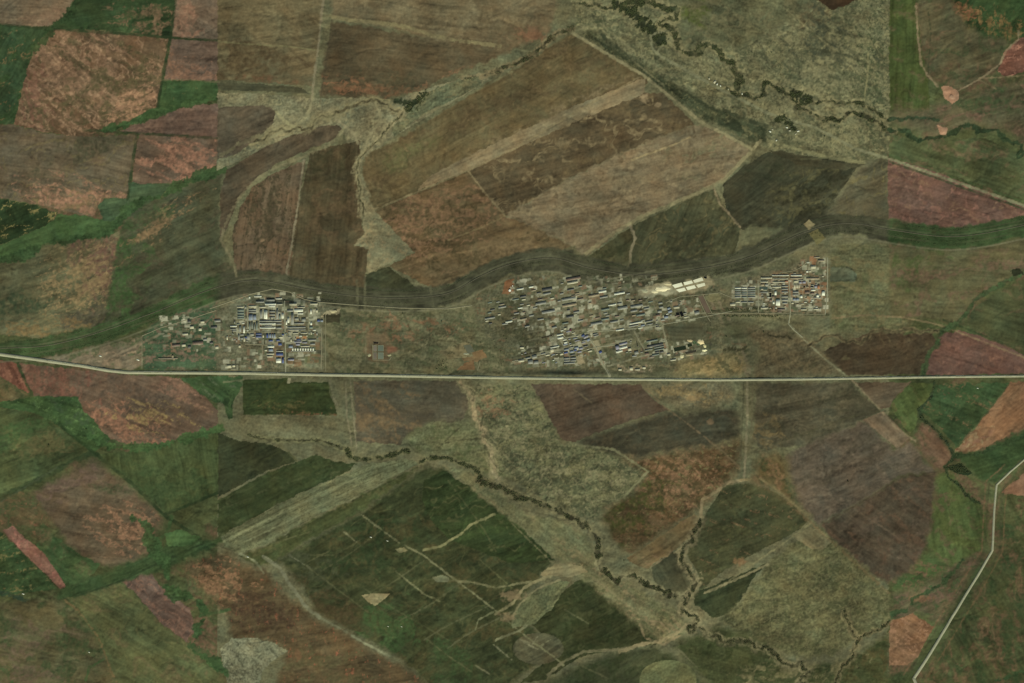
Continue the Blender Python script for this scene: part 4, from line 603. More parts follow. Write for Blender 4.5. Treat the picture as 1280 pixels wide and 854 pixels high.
def blur(a, k=1):
    for _ in range(k):
        a = (np.roll(a, 1, 0)+2*a+np.roll(a, -1, 0))/4; a = (np.roll(a, 1, 1)+2*a+np.roll(a, -1, 1))/4
    return a
fl = np.log1p(blur(runoff(land, 140000, 55, 5)))
fl2 = np.log1p(blur(runoff(land+4*fbm(X, Y, 34, 701, 3), 110000, 40, 6)))
inn = sst(0, 4, np.minimum.reduce([X, 1280-X, Y, 854-Y]))
def norm(f): q = f[inn > .5]; return np.clip((f-q.mean())/q.std(), -1.6, 3)*inn
fl, fl2 = np.clip(norm(fl), -1.6, 2), np.clip(norm(fl2), -1.6, 2)
sgn = np.clip(fbm(X, Y, 110, 720, 3)*1.5, -1, 1); k1 = RG*(.3+.7*sst(-.7, .8, fbm(X, Y, 90, 730, 2)))
k2 = RG*(.3+.7*sst(-.7, .8, fbm(X, Y, 80, 740, 2)))
C *= np.clip(1+.11*fl*k1*np.where(sgn > 0, sgn, sgn*.9)-.105*fl2*k2*np.where(sgn > -.2, 1, -.6)+.075*fbm(wu*.5+wr, wv+wq*.5, 6, 611, 3)*sst(-1, 1.5, fbm(X, Y, 60, 613, 2))+.085*fbm(X, Y, 100, 650, 3)+.045*fbm(X, Y, 3.0, 645, 2), .45, 1.8)[..., None]
# ------------------------------------------------------------------ relief
rel = land.copy()-.9*np.clip(fl, 0, 1.6)*RG-.6*np.clip(fl2, 0, 1.6)*RG
u, v = rot(X, Y, -28, 2.2)
gul = sst(.35, 1, ridge(u+9*fbm(X, Y, 60, 540, 2), v+9*fbm(X, Y, 60, 541, 2), 52, 520, 4))
rel -= 6.5*gul*RG
rel += .45*fbm(X, Y, 7, 560, 3)
flat = np.zeros(X.shape)
for (x0, y0, x1, y1) in ((180, 372, 420, 462), (560, 345, 905, 470), (905, 335, 1050, 400)):
    flat = np.maximum(flat, sst(0, 12, np.minimum.reduce([X-x0, x1-X, Y-y0, y1-Y])))
Z += rel*(1-flat*.999)+flat*(fbm(X, Y, 330, 500, 3)*22*0)
Z *= 1-.999*flat
def zat(x, y):
    j = int(np.clip(np.searchsorted(xs, x)-1, 0, len(xs)-2)); i = int(np.clip(np.searchsorted(ys, y)-1, 0, len(ys)-2))
    fx = (x-xs[j])/(xs[j+1]-xs[j]); fy = (y-ys[i])/(ys[i+1]-ys[i])
    return (Z[i, j]*(1-fx)+Z[i, j+1]*fx)*(1-fy)+(Z[i+1, j]*(1-fx)+Z[i+1, j+1]*fx)*fy

# ------------------------------------------------------------------ materials
MATS = {}
def mat_ground():
    m = bpy.data.materials.new('ground_soil'); m.use_nodes = True; n = m.node_tree.nodes; l = m.node_tree.links
    b = n['Principled BSDF']; b.inputs['Roughness'].default_value = 1; b.inputs['Specular IOR Level'].default_value = .1
    at = n.new('ShaderNodeAttribute'); at.attribute_name = 'soil'
    tc = n.new('ShaderNodeTexCoord')
    def noise(scale, det):
        t = n.new('ShaderNodeTexNoise'); t.inputs['Scale'].default_value = scale; t.inputs['Detail'].default_value = det
        l.new(tc.outputs['Object'], t.inputs['Vector']); return t
    n1 = noise(1/26.0, 4); n2 = noise(1/90.0, 3)
    r1 = n.new('ShaderNodeMapRange'); r1.inputs[1].default_value = .3; r1.inputs[2].default_value = .7; r1.inputs[3].default_value = .92; r1.inputs[4].default_value = 1.08
    r2 = n.new('ShaderNodeMapRange'); r2.inputs[1].default_value = .3; r2.inputs[2].default_value = .7; r2.inputs[3].default_value = .93; r2.inputs[4].default_value = 1.07
    l.new(n1.outputs[0], r1.inputs[0]); l.new(n2.outputs[0], r2.inputs[0])
    mu = n.new('ShaderNodeMath'); mu.operation = 'MULTIPLY'; l.new(r1.outputs[0], mu.inputs[0]); l.new(r2.outputs[0], mu.inputs[1])
    vm = n.new('ShaderNodeVectorMath'); vm.operation = 'SCALE'; l.new(at.outputs['Color'], vm.inputs[0]); l.new(mu.outputs[0], vm.inputs['Scale'])
    l.new(vm.outputs[0], b.inputs['Base Color']); return m
def mat(name, col, rough=.8, var=.12, scale=.05, metal=0, seen=True):
    if name in MATS: return MATS[name]
    m = bpy.data.materials.new(name); m.use_nodes = True; n = m.node_tree.nodes; l = m.node_tree.links
    b = n['Principled BSDF']; b.inputs['Roughness'].default_value = rough; b.inputs['Metallic'].default_value = metal
    b.inputs['Specular IOR Level'].default_value = .25
    tc = n.new('ShaderNodeTexCoord'); t = n.new('ShaderNodeTexNoise'); t.inputs['Scale'].default_value = scale; t.inputs['Detail'].default_value = 5
    l.new(tc.outputs['Object'], t.inputs['Vector'])
    mx = n.new('ShaderNodeMapRange'); mx.inputs[1].default_value = .3; mx.inputs[2].default_value = .7; mx.inputs[3].default_value = 1-var; mx.inputs[4].default_value = 1+var
    l.new(t.outputs[0], mx.inputs[0])
    vm = n.new('ShaderNodeVectorMath'); vm.operation = 'SCALE'; vm.inputs[0].default_value = tuple(lin(col)); l.new(mx.outputs[0], vm.inputs['Scale'])
    l.new(vm.outputs[0], b.inputs['Base Color']); MATS[name] = m; return m
GM = mat_ground()

# ------------------------------------------------------------------ the ground sheet, cut along field edges
COL = sc.collection
def new_mesh(name, V, F, m, attr=None):
    me = bpy.data.meshes.new(name); V = np.asarray(V, np.float32); F = np.asarray(F, np.int32); k = F.shape[1]
    me.vertices.add(len(V)); me.vertices.foreach_set('co', V.ravel())
    me.loops.add(F.size); me.loops.foreach_set('vertex_index', F.ravel())
    me.polygons.add(len(F)); me.polygons.foreach_set('loop_start', np.arange(0, F.size, k, dtype=np.int32))
    if attr is not None:
        a = me.color_attributes.new('soil', 'FLOAT_COLOR', 'POINT')
        a.data.foreach_set('color', np.concatenate([attr, np.ones((len(attr), 1))], 1).astype(np.float32).ravel())
    me.update(calc_edges=True); me.materials.append(m); return me
def link(name, me, parent=None):
    o = bpy.data.objects.new(name, me); COL.objects.link(o); o.parent = parent; return o
ny_, nx_ = X.shape
VV = np.stack([(X-640)*S, (427-Y)*S, Z], -1).reshape(-1, 3); CC = np.clip(C, .002, .9).reshape(-1, 3)
idx = np.arange(ny_*nx_).reshape(ny_, nx_)
quads = np.stack([idx[1:, :-1], idx[1:, 1:], idx[:-1, 1:], idx[:-1, :-1]], -1).reshape(-1, 4)
own = OWN[:-1, :-1].reshape(-1)
small = np.bincount(own, minlength=len(OWNERS)) < 12; own = np.where(small[own], 0, own)
for k, (nm, lab) in enumerate(OWNERS):
    q = quads[own == k]
    if not len(q): continue
    us, inv = np.unique(q, return_inverse=True)
    o = link(nm, new_mesh(nm, VV[us], inv.reshape(-1, 4), GM, CC[us]))
    o['kind'] = 'structure'; o['label'] = lab; o['category'] = nm.replace('_', ' ')

# ------------------------------------------------------------------ roads, railway and streets: raised beds with real thickness
def tag(o, label=None, cat=None, group=None, kind=None):
    if label: o['label'] = label
    if cat: o['category'] = cat
    if group: o['group'] = group
    if kind: o['kind'] = kind
    return o
def resample(pts, step=1.0):
    P = np.array(pts, float); L = np.concatenate([[0], np.cumsum(np.hypot(*(P[1:]-P[:-1]).T))])
    s = np.linspace(0, L[-1], max(2, int(L[-1]/step)+1)); return np.stack([np.interp(s, L, P[:, 0]), np.interp(s, L, P[:, 1])], 1)
def strip(name, pts, width, m, off=1.2, parent=None, side=0.0, wd2=None, skirt=2.5, zs=None):
    P = resample(pts); d = np.gradient(P, axis=0); d /= np.hypot(d[:, 0], d[:, 1])[:, None]+1e-9; n = np.stack([-d[:, 1], d[:, 0]], 1)
    wl = np.linspace(width, wd2 or width, len(P))[:, None]/S/2
    Cn = P+n*side/S; A = Cn-n*wl; B = Cn+n*wl
    z = np.array([max(zat(*a), zat(*b), zat(*c)) for a, b, c in zip(A, B, Cn)])
    z = np.maximum(z, np.convolve(np.pad(z, 4, 'edge'), np.ones(9)/9, 'valid'))+off
    V = []
    for a, b, zz in zip(A, B, z):
        V += [(wx(a[0]), wy(a[1]), zz-skirt), (wx(a[0]), wy(a[1]), zz), (wx(b[0]), wy(b[1]), zz), (wx(b[0]), wy(b[1]), zz-skirt)]
    F = []
    for i in range(len(P)-1):
        for k in range(3): F.append((4*i+k, 4*i+k+1, 4*i+k+5, 4*i+k+4))
    F = [f[::-1] for f in F]
    return link(name, new_mesh(name, V, F, m), parent)
m_conc = mat('worn_concrete', (142, 142, 112), .9, .08, .01); m_asph = mat('pale_asphalt', (136, 132, 106), .9, .1, .02)
m_dirt = mat('packed_dirt', (128, 121, 94), .95, .14, .02); m_ball = mat('ballast', (84, 80, 62), .95, .12, .05); m_line = mat('road_paint', (220, 218, 200), .6, .03, .1)
m_steel = mat('rail_steel', (70, 62, 52), .5, .1, .1); m_med = mat('median_grass', (112, 116, 78), 1, .15, .05)
HWY = [(-80,434),(0,443),(50,450),(100,457),(135,463),(160,465.5),(230,466),(312,466.5),(400,468.5),(480,469.5),(640,472.3),(760,474),(900,475),(1000,474),(1100,472.3),(1200,470.8),(1360,469.5)]
mw = strip('motorway', HWY, 46, m_conc, 1.6, wd2=30); tag(mw, 'long pale motorway crossing the whole plain from west to east', 'motorway', kind='structure')
strip('median', HWY, 5, m_med, 1.9, mw, skirt=.3); 
for s_ in (-13, 13): strip('lane_line', HWY, .6, m_line, 1.85, mw, side=s_*.8, skirt=.1)
ER = [(1300,560),(1280,575),(1262,590),(1246,606),(1243,640),(1240,688),(1222,720),(1200,755),(1180,788),(1160,820),(1142,848),(1148,862),(1160,900)]
er = strip('country_road', ER, 22, m_conc, 1.4, wd2=40); tag(er, 'pale road bending down through the green corner in the south east', 'road', kind='structure')
strip('lane_line', ER, .6, m_line, 1.65, er, skirt=.1)
def offset(path, o):
    d = np.gradient(path, axis=0); d /= np.hypot(d[:, 0], d[:, 1])[:, None]; return path+np.stack([-d[:, 1], d[:, 0]], 1)*o
rl = strip('railway', offset(BELT, -1.2), 10, m_ball, 1.2); tag(rl, 'double railway line winding through the dark grass belt', 'railway', kind='structure')
for s_ in (-4, -2.4, 2.4, 4): strip('rail', offset(BELT, -1.2), .3, m_steel, 1.45, rl, side=s_, skirt=.25)
def street(label, pts, width, m=m_dirt, name='road'): tag(strip(name, pts, width, m, .9), label, name.replace('_', ' '), kind='structure')
street('north-south avenue through the middle of the west works', [(355.5,376),(356,400),(356.5,425),(357,455),(356.5,467)], 15, m_asph)
street('main north-south road on the left of the west works', [(309,384),(309.5,400),(309.5,416)], 12, m_asph)
street('narrow lane along the east edge of the west works', [(402,410),(402,440),(401,462)], 10)
street('grey lane below the long roofs of the west works', [(297,415.5),(325,415),(360,415),(398,416)], 9)
street('inner lane on the right of the first block in the west works', [(323.5,384),(324,400),(324,415)], 9, m_asph)
street('inner lane between the middle blocks of the west works', [(385,384),(385.5,400),(386,414)], 10)
street('tan lane running east from the works to the motorway bridge', [(306,430),(328,431),(343,432)], 9)
street('short lane down from the blue roofs in the west works', [(328,432),(328,449)], 8)
street('outer dirt track beside the east edge of the west works', [(407,392),(407,430),(407,464)], 6)
street('dirt road from the belt into the west works', [(262,386),(285,378),(312,368),(340,361),(362,365),(380,374),(400,378),(440,381),(500,385),(560,386),(590,382)], 11, m_dirt, 'dirt_road')
street('pale haul road entering the west works from the left', [(178,420),(200,410),(240,398),(270,388)], 9, m_dirt, 'dirt_road')
street('slanting main street of the central works', [(640,452),(690,440),(720,441),(745,434),(770,431)], 9, m_asph)
street('pale avenue from the central works down to the motorway', [(737,424),(745,434),(750,449),(762,470)], 11, m_asph)
street('long slanting lane below the central works', [(700,424),(740,415),(780,412),(822,407),(880,396),(900,392),(915,389)], 8, m_asph)
street('slanting lane left of the central works', [(700,412),(708,424),(718,440)], 9, m_asph)
street('lane from the ponds up to the settling yard', [(824,392),(830,415),(833,432),(840,450)], 8)
street('small slanting lane between the sheds and the pond yard', [(793,415),(800,428),(808,440)], 7)
street('dirt lane round the left side of the excavated pit', [(872,371),(884,396),(888,402)], 7)
street('dirt lane round the right side of the excavated pit', [(879,369),(890,392)], 7)
street('pale lane running east to the east works', [(832,378),(850,371),(872,369),(900,366),(915,372)], 8)
street('straight lane along the foot of the east works', [(885,392),(920,391.5),(960,391.5),(1032,393.5)], 7)
street('straight lane left of the middle block of the east works', [(947.5,350),(947.8,370),(948,391)], 9, m_asph)
street('main street down the centre of the east works', [(986.5,352),(987.5,370),(988,391),(986,405),(992,412),(1004,422)], 11, m_asph)
street('lane along the right edge of the east works', [(1034,322),(1034.5,345),(1034,370),(1031.5,393)], 11, m_asph)
street('lane entering the east works from the upper left', [(975,341),(990,339),(1000,335),(1008,328)], 8)
street('lane down to the motorway between the excavation heaps', [(600,452),(597,463)], 7)

# ------------------------------------------------------------------ buildings
ROOFS = {'white': (206,204,178), 'cream': (176,168,136), 'grey': (128,130,112), 'blue': (50,74,112), 'pale blue': (118,128,130), 'green': (100,114,96), 'dark': (74,74,66), 'brown': (112,92,74), 'lavender': (130,126,132), 'tan': (140,124,94), 'orange': (150,100,66)}
m_wall = mat('wall_panel', (150, 146, 128), .9, .1, .1); m_vent = mat('roof_ridge_vent', (104, 106, 98), .7, .1, .2); m_door = mat('gate_door', (84, 70, 58), .7, .1, .3); m_glass = mat('skylight_glass', (168, 176, 172), .25, .05, .3)
BL = []
def box_vf(x0, y0, z0, x1, y1, z1, base=0):
    V = [(x0,y0,z0),(x1,y0,z0),(x1,y1,z0),(x0,y1,z0),(x0,y0,z1),(x1,y0,z1),(x1,y1,z1),(x0,y1,z1)]
    F = [(0,3,2,1),(4,5,6,7),(0,1,5,4),(1,2,6,5),(2,3,7,6),(3,0,4,7)]; return V, [tuple(i+base for i in f) for f in F]
def multi(boxes):
    V, F = [], []
    for b in boxes: v, f = box_vf(*b, base=len(V)); V += v; F += f
    return V, F
def building(x0, y0, x1, y1, site, roof, ang=0, h=None, kind=None, form=None):
    wd, dp = (x1-x0)*S, (y1-y0)*S; big = max(wd, dp); h = h or min(20, 5+min(wd, dp)*.12+random.uniform(0, 2))
    e = bpy.data.objects.new(kind or ('shed' if big < 45 else 'factory_hall'), None); COL.objects.link(e)
    cx, cy = (x0+x1)/2, (y0+y1)/2; z0 = zat(cx, cy)-.2; e.location = (wx(cx), wy(cy), z0); e.rotation_euler = (0, 0, R(ang))
    a, b = wd/2, dp/2; rise = min(a, b)*.12; form = form or ('gable' if min(wd, dp) < 60 else 'flat')
    V, F = box_vf(-a, -b, -1, a, b, h)
    link('wall', new_mesh('wall', V, F, m_wall), e)
    o_ = .8; A, B = a+o_, b+o_
    if form == 'gable':
        if a >= b:
            V = [(-A,-B,h-.4),(A,-B,h-.4),(A,B,h-.4),(-A,B,h-.4),(-A,0,h+rise),(A,0,h+rise)]; F = [(0,1,5,4),(2,3,4,5)]
        else:
            V = [(A,-B,h-.4),(A,B,h-.4),(-A,B,h-.4),(-A,-B,h-.4),(0,-B,h+rise),(0,B,h+rise)]; F = [(0,1,5,4),(2,3,4,5)]
        V2 = [(x, y, z-.5) for x, y, z in V]; n = len(V); V = V+V2
        Fq = F+[tuple(reversed([i+n for i in f])) for f in F]+[(0,n,n+1,1),(2,n+2,n+3,3)]+[(1,n+1,n+5,5),(5,n+5,n+2,2),(3,n+3,n+4,4),(4,n+4,n,0)]
        rf = link('roof', new_mesh('roof', V, Fq, mat('roof_'+roof.replace(' ', '_'), ROOFS[roof], .7, .1, .04)), e)
        # close the gable wall
    else:
        V, F = multi([(-A,-B,h+.02,A,B,h+.9),(-A,-B,h+.9,A,-B+1.2,h+2),(-A,B-1.2,h+.9,A,B,h+2),(-A,-B+1.2,h+.9,-A+1.2,B-1.2,h+2),(A-1.2,-B+1.2,h+.9,A,B-1.2,h+2)])
        rf = link('roof', new_mesh('roof', V, F, mat('roof_'+roof.replace(' ', '_'), ROOFS[roof], .7, .1, .04)), e)
    if big >= 60:
        if form == 'gable':
            bx_ = (-A*.82, -1.6, h+rise-.3, A*.82, 1.6, h+rise+1.6) if a >= b else (-1.6, -B*.82, h+rise-.3, 1.6, B*.82, h+rise+1.6)
            V, F = box_vf(*bx_); link('ridge_vent', new_mesh('ridge_vent', V, F, m_vent), e)
        else:
            n = max(1, int(big/42)); bs = []
            for k in range(n):
                t = -1+(2*k+1)/n
                bs.append((t*a*.9-3, -b*.7, h+.9, t*a*.9+3, b*.7, h+2.4) if a >= b else (-a*.7, t*b*.9-3, h+.9, a*.7, t*b*.9+3, h+2.4))
            V, F = multi(bs); link('skylight', new_mesh('skylight', V, F, m_glass), e)
        V, F = box_vf(-4, -b-.5, -1, 4, -b+.3, min(h*.6, 6)); link('door', new_mesh('door', V, F, m_door), e)
    BL.append((e, site, roof, big, wd, dp, cx, cy)); return e
def row(site, roof, lst, **kw):
    for r in lst: building(*r[:4], site, roof, ang=(r[4] if len(r) > 4 else 0), **kw)
WN, WM, WS = 'upper rows of the west works', 'middle rows of the west works', 'lower rows of the west works'
row(WN, 'white', [(317.5,369.7,326.5,371.6),(311,371,312.8,373),(344.3,372.5,352,374.2),(331.5,379.3,345,381.6),(336,382,344,384),(330,388,334.4,398.8),(368,386.4,378.8,389.8),(372.5,391.2,379,393),(352,391.8,354.7,398.2),(359.4,397,361.6,403.6),(388,386.8,389.6,392.6)])
row(WN, 'cream', [(311,382,320.4,384.2),(346,379.8,353,381.4),(362,379.3,371,381.8),(296.3,383,304.5,384.6),(324.5,383,332,385),(388,379,397,381),(395,387,397.4,390.6),(372,383.6,381,384.8)])
row(WN, 'grey', [(311,387,320.4,388.8),(311,389.6,320.4,391.2),(325.2,387.4,328,398),(337,388.6,344,390.4),(337,392.4,344,394.2),(337,396,344,397.8),(364,391,367.2,406),(359,387,366.6,389.8),(368.5,397.4,373,400),(377.4,398,382,402),(345.5,386,347.8,399),(306,383,308,386),(320,376.5,330,378.4),(333,374,343,376.4)])
row(WN, 'green', [(297,386.6,305.2,389.4),(297,390.4,305.2,393),(297,394,305.2,396.4),(297,397,305.2,398.8),(348.5,393,351,399)])
row(WN, 'pale blue', [(311,393.2,316,400.4),(316.6,394,320.6,399.8)])
row(WM, 'white', [(288,407,296,408.8),(304,408,306.2,416.4),(324.6,403.8,344.6,405.6),(325,409,344.6,410.8),(357.4,401,359,406),(388,403,390.2,406.4)])
row(WM, 'grey', [(331,406.4,340,408),(324.6,400.6,344.6,402.2),(340,400.6,352,402.4),(340.4+5,404,352,405.8),(345.4,409,352,411),(359.4,408.4,382,410.2),(359.4,411.6,382,412.8),(368,403.4,380,405.2),(299,407.4,301.6,415),(288,411,295,412.2),(290,413,295.6,414.4)])
row(WM, 'green', [(311.6,403,313.2,413),(314.4,402,316,411),(317.4,404,318.8,413),(320.2,402,322,412.4),(384+3,408,391,411)])
row(WM, 'blue', [(320,416.4,327,418.6),(320,419.4,327,422.2),(396.6,399.4,400,402.4),(333,417.4,335.6,422.4)])
row(WM, 'blue', [(306.6,421,309.4,423),(352.4,417.6,355,419.4),(336,425,341,427),(345.6,424.6,350,426.4),(371,424,376,425.6)])
row(WM, 'pale blue', [(336.4,417.4,339,422.4),(339.8,417.4,341.6,422.4),(342.4,417.4,344.4,422.4),(400.8,400,404,402.6)])
row(WM, 'cream', [(283.3,420,285,425),(303.6+1,421,306.4,427),(328.4,418.4,330,422),(348.6,420.8,353.4,422.6),(366,416,373,417.4),(376,415.8,384,417.2)])
row(WM, 'grey', [(297.6,417.6,299.6,425),(300.4,417.8,305,419.4),(300.6,422,304,424.4),(308.6,418,312,425),(313,417,317.4,419.4)])
row(WS, 'blue', [(348,428.8,352.2,432),(345.4,441,354,444.6),(352.3,447.4,355,454)])
row(WS, 'white', [(345.4,448,351.4,453.8),(334.8,432,342.6,434.6),(345.6,438.8,354,439.8)])
row(WS, 'cream', [(333.4,441.4,342.8,443.4),(334,444.6,341,446.8),(376,432,387,433.6),(331,437,334,439),(298.4,431.6,301,434.4),(284,456.4,289,459.4),(290.6,456,294,459)])
row(WS, 'pale blue', [(336,436,341.4,439.4),(361,431.8,366,435)])
row(WS, 'lavender', [(360.2,448.4,367.6,451),(368,426.4,377,428.4),(378,427.4,384,429.2),(370,429.4,375,432)])
row(WS, 'grey', [(363.6,438.6,395,439.6),(385,424,395,426),(388,429,394,431.4)])
for k in range(9): building(365.2+3.2*k, 434.8, 366.8+3.2*k, 438.3, WS, 'white', h=7)
row(WS, 'tan', [(198,447.6,222,448.8),(215,444,217,447)])
EN, EM = 'upper blocks of the east works', 'lower blocks of the east works'
for j, (y0, y1) in enumerate(((359.4,361.2),(362.2,363.8),(365,366.8),(367.6,369.2),(370.4,372.4))):
    for k, (x0, x1) in enumerate(((918.6,925.8),(926.8,933.6),(934.6,944))):
        building(x0, y0, x1, y1, 'long greenhouse rows left of the east works', 'white' if (j == 0 and k < 2) else ('green' if (j+k) % 2 else 'grey'), h=6, kind='greenhouse', form='gable')
row(EN, 'white', [(965,343.8,986,345),(988.7,343.6,1002,345.3),(1007.6,338.6,1010,340.8),(968,364,970.6,369),(1013.8,362,1019,363.8),(1008,328,1011.4,329)])
row(EN, 'cream', [(951,346.6,965,348.4),(966,348,985,349.2),(951,351.6,960,353.2),(966,358,976,359.8),(992.4,351,997,352.8),(966,352,985,353.4),(1010.6,338.8,1014,340.4),(1013,332,1019,336)])
row(EN, 'tan', [(1008,347,1024,349.4),(988,347,1002,349),(951,355,955,357.6),(1017,321,1024,322.6),(1022,325,1030,327)])
row(EN, 'grey', [(977,357,985,358.8),(977,360.6,985,362.2),(977,364,985,365.8),(956,355,960,357.4),(948.6+2,365,960,366.4),(998,349.8,1004,351)])
for k in range(4): building(992.4+1.9*k, 355, 993.5+1.9*k, 360.4, EN, 'cream', h=6)
row(EN, 'lavender', [(998.6,352.2,1002,354.6),(1003,351.8,1007,354.4),(1018,357,1021,360)])
row(EN, 'orange', [(1021.6,356.4,1024.6,361.4),(981,349.8+1,985,353)])
row(EM, 'white', [(969.6,374.6,975,382),(966,377,968,380),(1020.4,368.4,1023.4,371.6),(1000.2,369.4,1003,372.6),(1027,364,1031,369.6)])
row(EM, 'cream', [(989.2,378,991.8,380),(912.6,379.2,919,382.2),(920,377,925,378.6),(951,384,960,386.6),(1001,386,1008,388),(1017,385.6,1023,387.6)])
row(EM, 'grey', [(977,370,985,371.8),(977,374,985,376),(978,378,984,380),(991,364,998,366.4),(991,367.4,998,369.4),(1017,371.4,1026,373),(926,377,934,378.4),(935,377,942,378.4)])
row(EM, 'pale blue', [(991,373,994.4,376),(995,373,998.6,376)])
row(EM, 'brown', [(965,370,967.6,373),(1006,364,1012,367),(1013,366,1018,368),(962,374,965,377),(972,386,981,388),(972,389,977,390.6)])
CW, CE = 'left part of the central works', 'right part of the central works'
row(CW, 'white', [(688,433,699,434.6,12),(696,417.4,704,419.4,12),(697,421,704,423.6,12),(705,427.4,709,429.4,12)])
row(CW, 'pale blue', [(704,429.8,709.6,431.6,12),(705,436,711,438,12),(712,438.6,717,441,12),(718,433.6,723,436,12),(734,423,737,427,-60)])
row(CW, 'blue', [(717.4,436.8,721,439,12),(705,440,710,442,12),(727.6,417.6,730,421.6,-60),(749,438.4,752,442,-60)])
row(CW, 'lavender', [(731,418,733.6,424,-60),(723.6,434.6,728.6,437,12),(722,439,727,441,12)])
row(CW, 'grey', [(704.6,447,712,449.2,3),(713,446.6,720,448.6,3),(705,450,712,452,3),(713,449.8,720,451.8,3),(705,453,719,455,3),(657,446.6,663,448.6,12),(665,444,671,448,12),(676,441.4,682,443,12),(660,450,666,455,5),(667,451,673,455,5),(741,416.8,747,418.2,12),(742,419,748,420.6,12),(656,405+2,662,409,12),(690,408,696,410.4,12)])
row(CW, 'cream', [(682,443,687,445,12),(648,449.6,655,452.6,8),(650,433.6,655,436,0),(688,436,692,440,12),(700,441.6,704,444,12),(735,438,740,440,12),(705,410,708,412,12)])
row(CW, 'dark', [(713,443,719,444.4,12),(729,432,735,433.6,12)])
row(CE, 'lavender', [(774,428.4,784,430.8,14),(769.4,432,774,437,14)])
row(CE, 'white', [(774,433,784,436,14),(770,438,778,440.6,14),(787,402.8,803,404.6,11),(770,411.4,780,413.4,10)])
row(CE, 'cream', [(842,383,849,385.6,4),(785,435,789,438.6,10),(773,464-3,777,463.4,0),(794,461,800,463,0),(787,459,791,463,0),(803,458.6,807,461,0),(838,449,845,451,8),(834,442,838,444.6,8)])
row(CE, 'green', [(817.6,433,830,434.6,11),(818,436,830,437.6,11),(806,436.6,816,437.8,11),(815,442.6,824,444.4,9),(808,425,822,427,11)])
row(CE, 'dark', [(808.6,430.6,829,433,11),(819,439,824,441,9),(825,436.8+2,829.6,441,9)])
row(CE, 'pale blue', [(834,384.6,838,387,20),(835,388,840,391,20),(830,395,835,398,8),(801,406,806,408,11)])
row(CE, 'grey', [(823,378,828,380,6),(824,383,829,385.4,6),(806,401,816,402.4,11),(808,404.6,816,406,11),(822,388,827,391,6),(786,406.6,798,408.2,11),(826,399,831,401,6),(868,389,874,393,12),(793,439,798,443,10),(790,444,796,446,10),(801,398.8+1,806,401,11)])
row(CE, 'brown', [(820,393,825,396,6),(812,445,818,447,9),(806,441,811,444,9)])
# plant halls on the yards between
random.seed(21)
BIGW = 'plain yard left of the west works'; BIGC = 'crowded core of the central works'
def free(x0, y0, x1, y1, pad=.7):
    return all(abs((x0+x1)/2-b[6])*2 > (x1-x0)+b[4]/S+pad*2 or abs((y0+y1)/2-b[7])*2 > (y1-y0)+b[5]/S+pad*2 for b in BL)
def scatter(site, n, regs, ang, sizes, cols):
    k = t = 0
    while k < n and t < n*40:
        t += 1; rg_ = random.choice(regs); wd, dp = random.choice(sizes); wd *= random.uniform(.8, 1.25); dp *= random.uniform(.85, 1.2)
        x = random.uniform(rg_[0], max(rg_[0]+.1, rg_[2]-wd)); y = random.uniform(rg_[1], max(rg_[1]+.1, rg_[3]-dp))
        if free(x, y, x+wd, y+dp): building(x, y, x+wd, y+dp, site, random.choice(cols), ang=ang); k += 1
scatter(BIGC, 84, [(600,372,650,408),(642,352,694,402),(696,345,730,408),(728,358,788,410),(788,374,818,396)], 10, [(11,2.6),(15,3.2),(7,1.8),(5,1.5),(9,2.2),(4,1.4)], ['grey','grey','dark','brown','cream','green','grey','tan','white'])
random.seed(33)
scatter(CW, 24, [(700,410,740,446),(650,440,700,456)], 12, [(3.4,1.1),(2.2,1),(5,1.2)], ['grey','white','lavender','grey','pale blue','cream'])
scatter(CE, 16, [(766,424,832,446),(786,398,832,412),(832,376,868,400)], 11, [(3.4,1.1),(2.2,1),(5,1.2)], ['grey','white','brown','grey','cream','dark'])
scatter(WM, 26, [(286,400,322,428),(356,412,400,428)], 0, [(3.4,1.1),(2.2,1),(1.2,3)], ['grey','white','grey','green','cream'])
scatter(EN, 20, [(990,340,1030,362),(950,350,986,366)], 0, [(3,1),(2.2,1)], ['grey','white','tan','cream'])
scatter(EM, 20, [(950,366,986,388),(990,362,1030,388)], 0, [(3,1),(2.2,1)], ['grey','white','tan','cream'])
scatter(BIGW, 14, [(208,398,278,436)], 3, [(13,4),(8,3),(4,3)], ['grey','grey','dark','brown','cream','tan'])
ORD = ['first','second','third','fourth','fifth','sixth','seventh','eighth','ninth','tenth','eleventh','twelfth','thirteenth','fourteenth','fifteenth','sixteenth','seventeenth','eighteenth','nineteenth','twentieth']
ORD += ['twenty-'+o for o in ORD[:9]]+['thirtieth']+['thirty-'+o for o in ORD[:9]]+['fortieth']+['forty-'+o for o in ORD[:9]]
from collections import defaultdict
gr = defaultdict(list)
for b in BL:
    e, site, roof, big, wd, dp, cx, cy = b
    size = 'small' if big < 45 else ('long' if big/min(wd, dp) > 2.6 else 'broad')
    gr[(site, roof, size, e.name.split('.')[0])].append(b)
for (site, roof, size, kd), L in gr.items():
    L.sort(key=lambda b: (b[6]+b[7]*.01)); kind = kd.replace('_', ' ')
    for i, b in enumerate(L):
        if len(L) == 1: lab = f'the only {size} {roof}-roofed {kind} in the {site}'
        else: lab = f'{ORD[min(i, 48)]} {size} {roof}-roofed {kind} from the left, {site}'
        tag(b[0], lab, kind, 'buildings of the '+(' '.join(site.split()[-2:])))

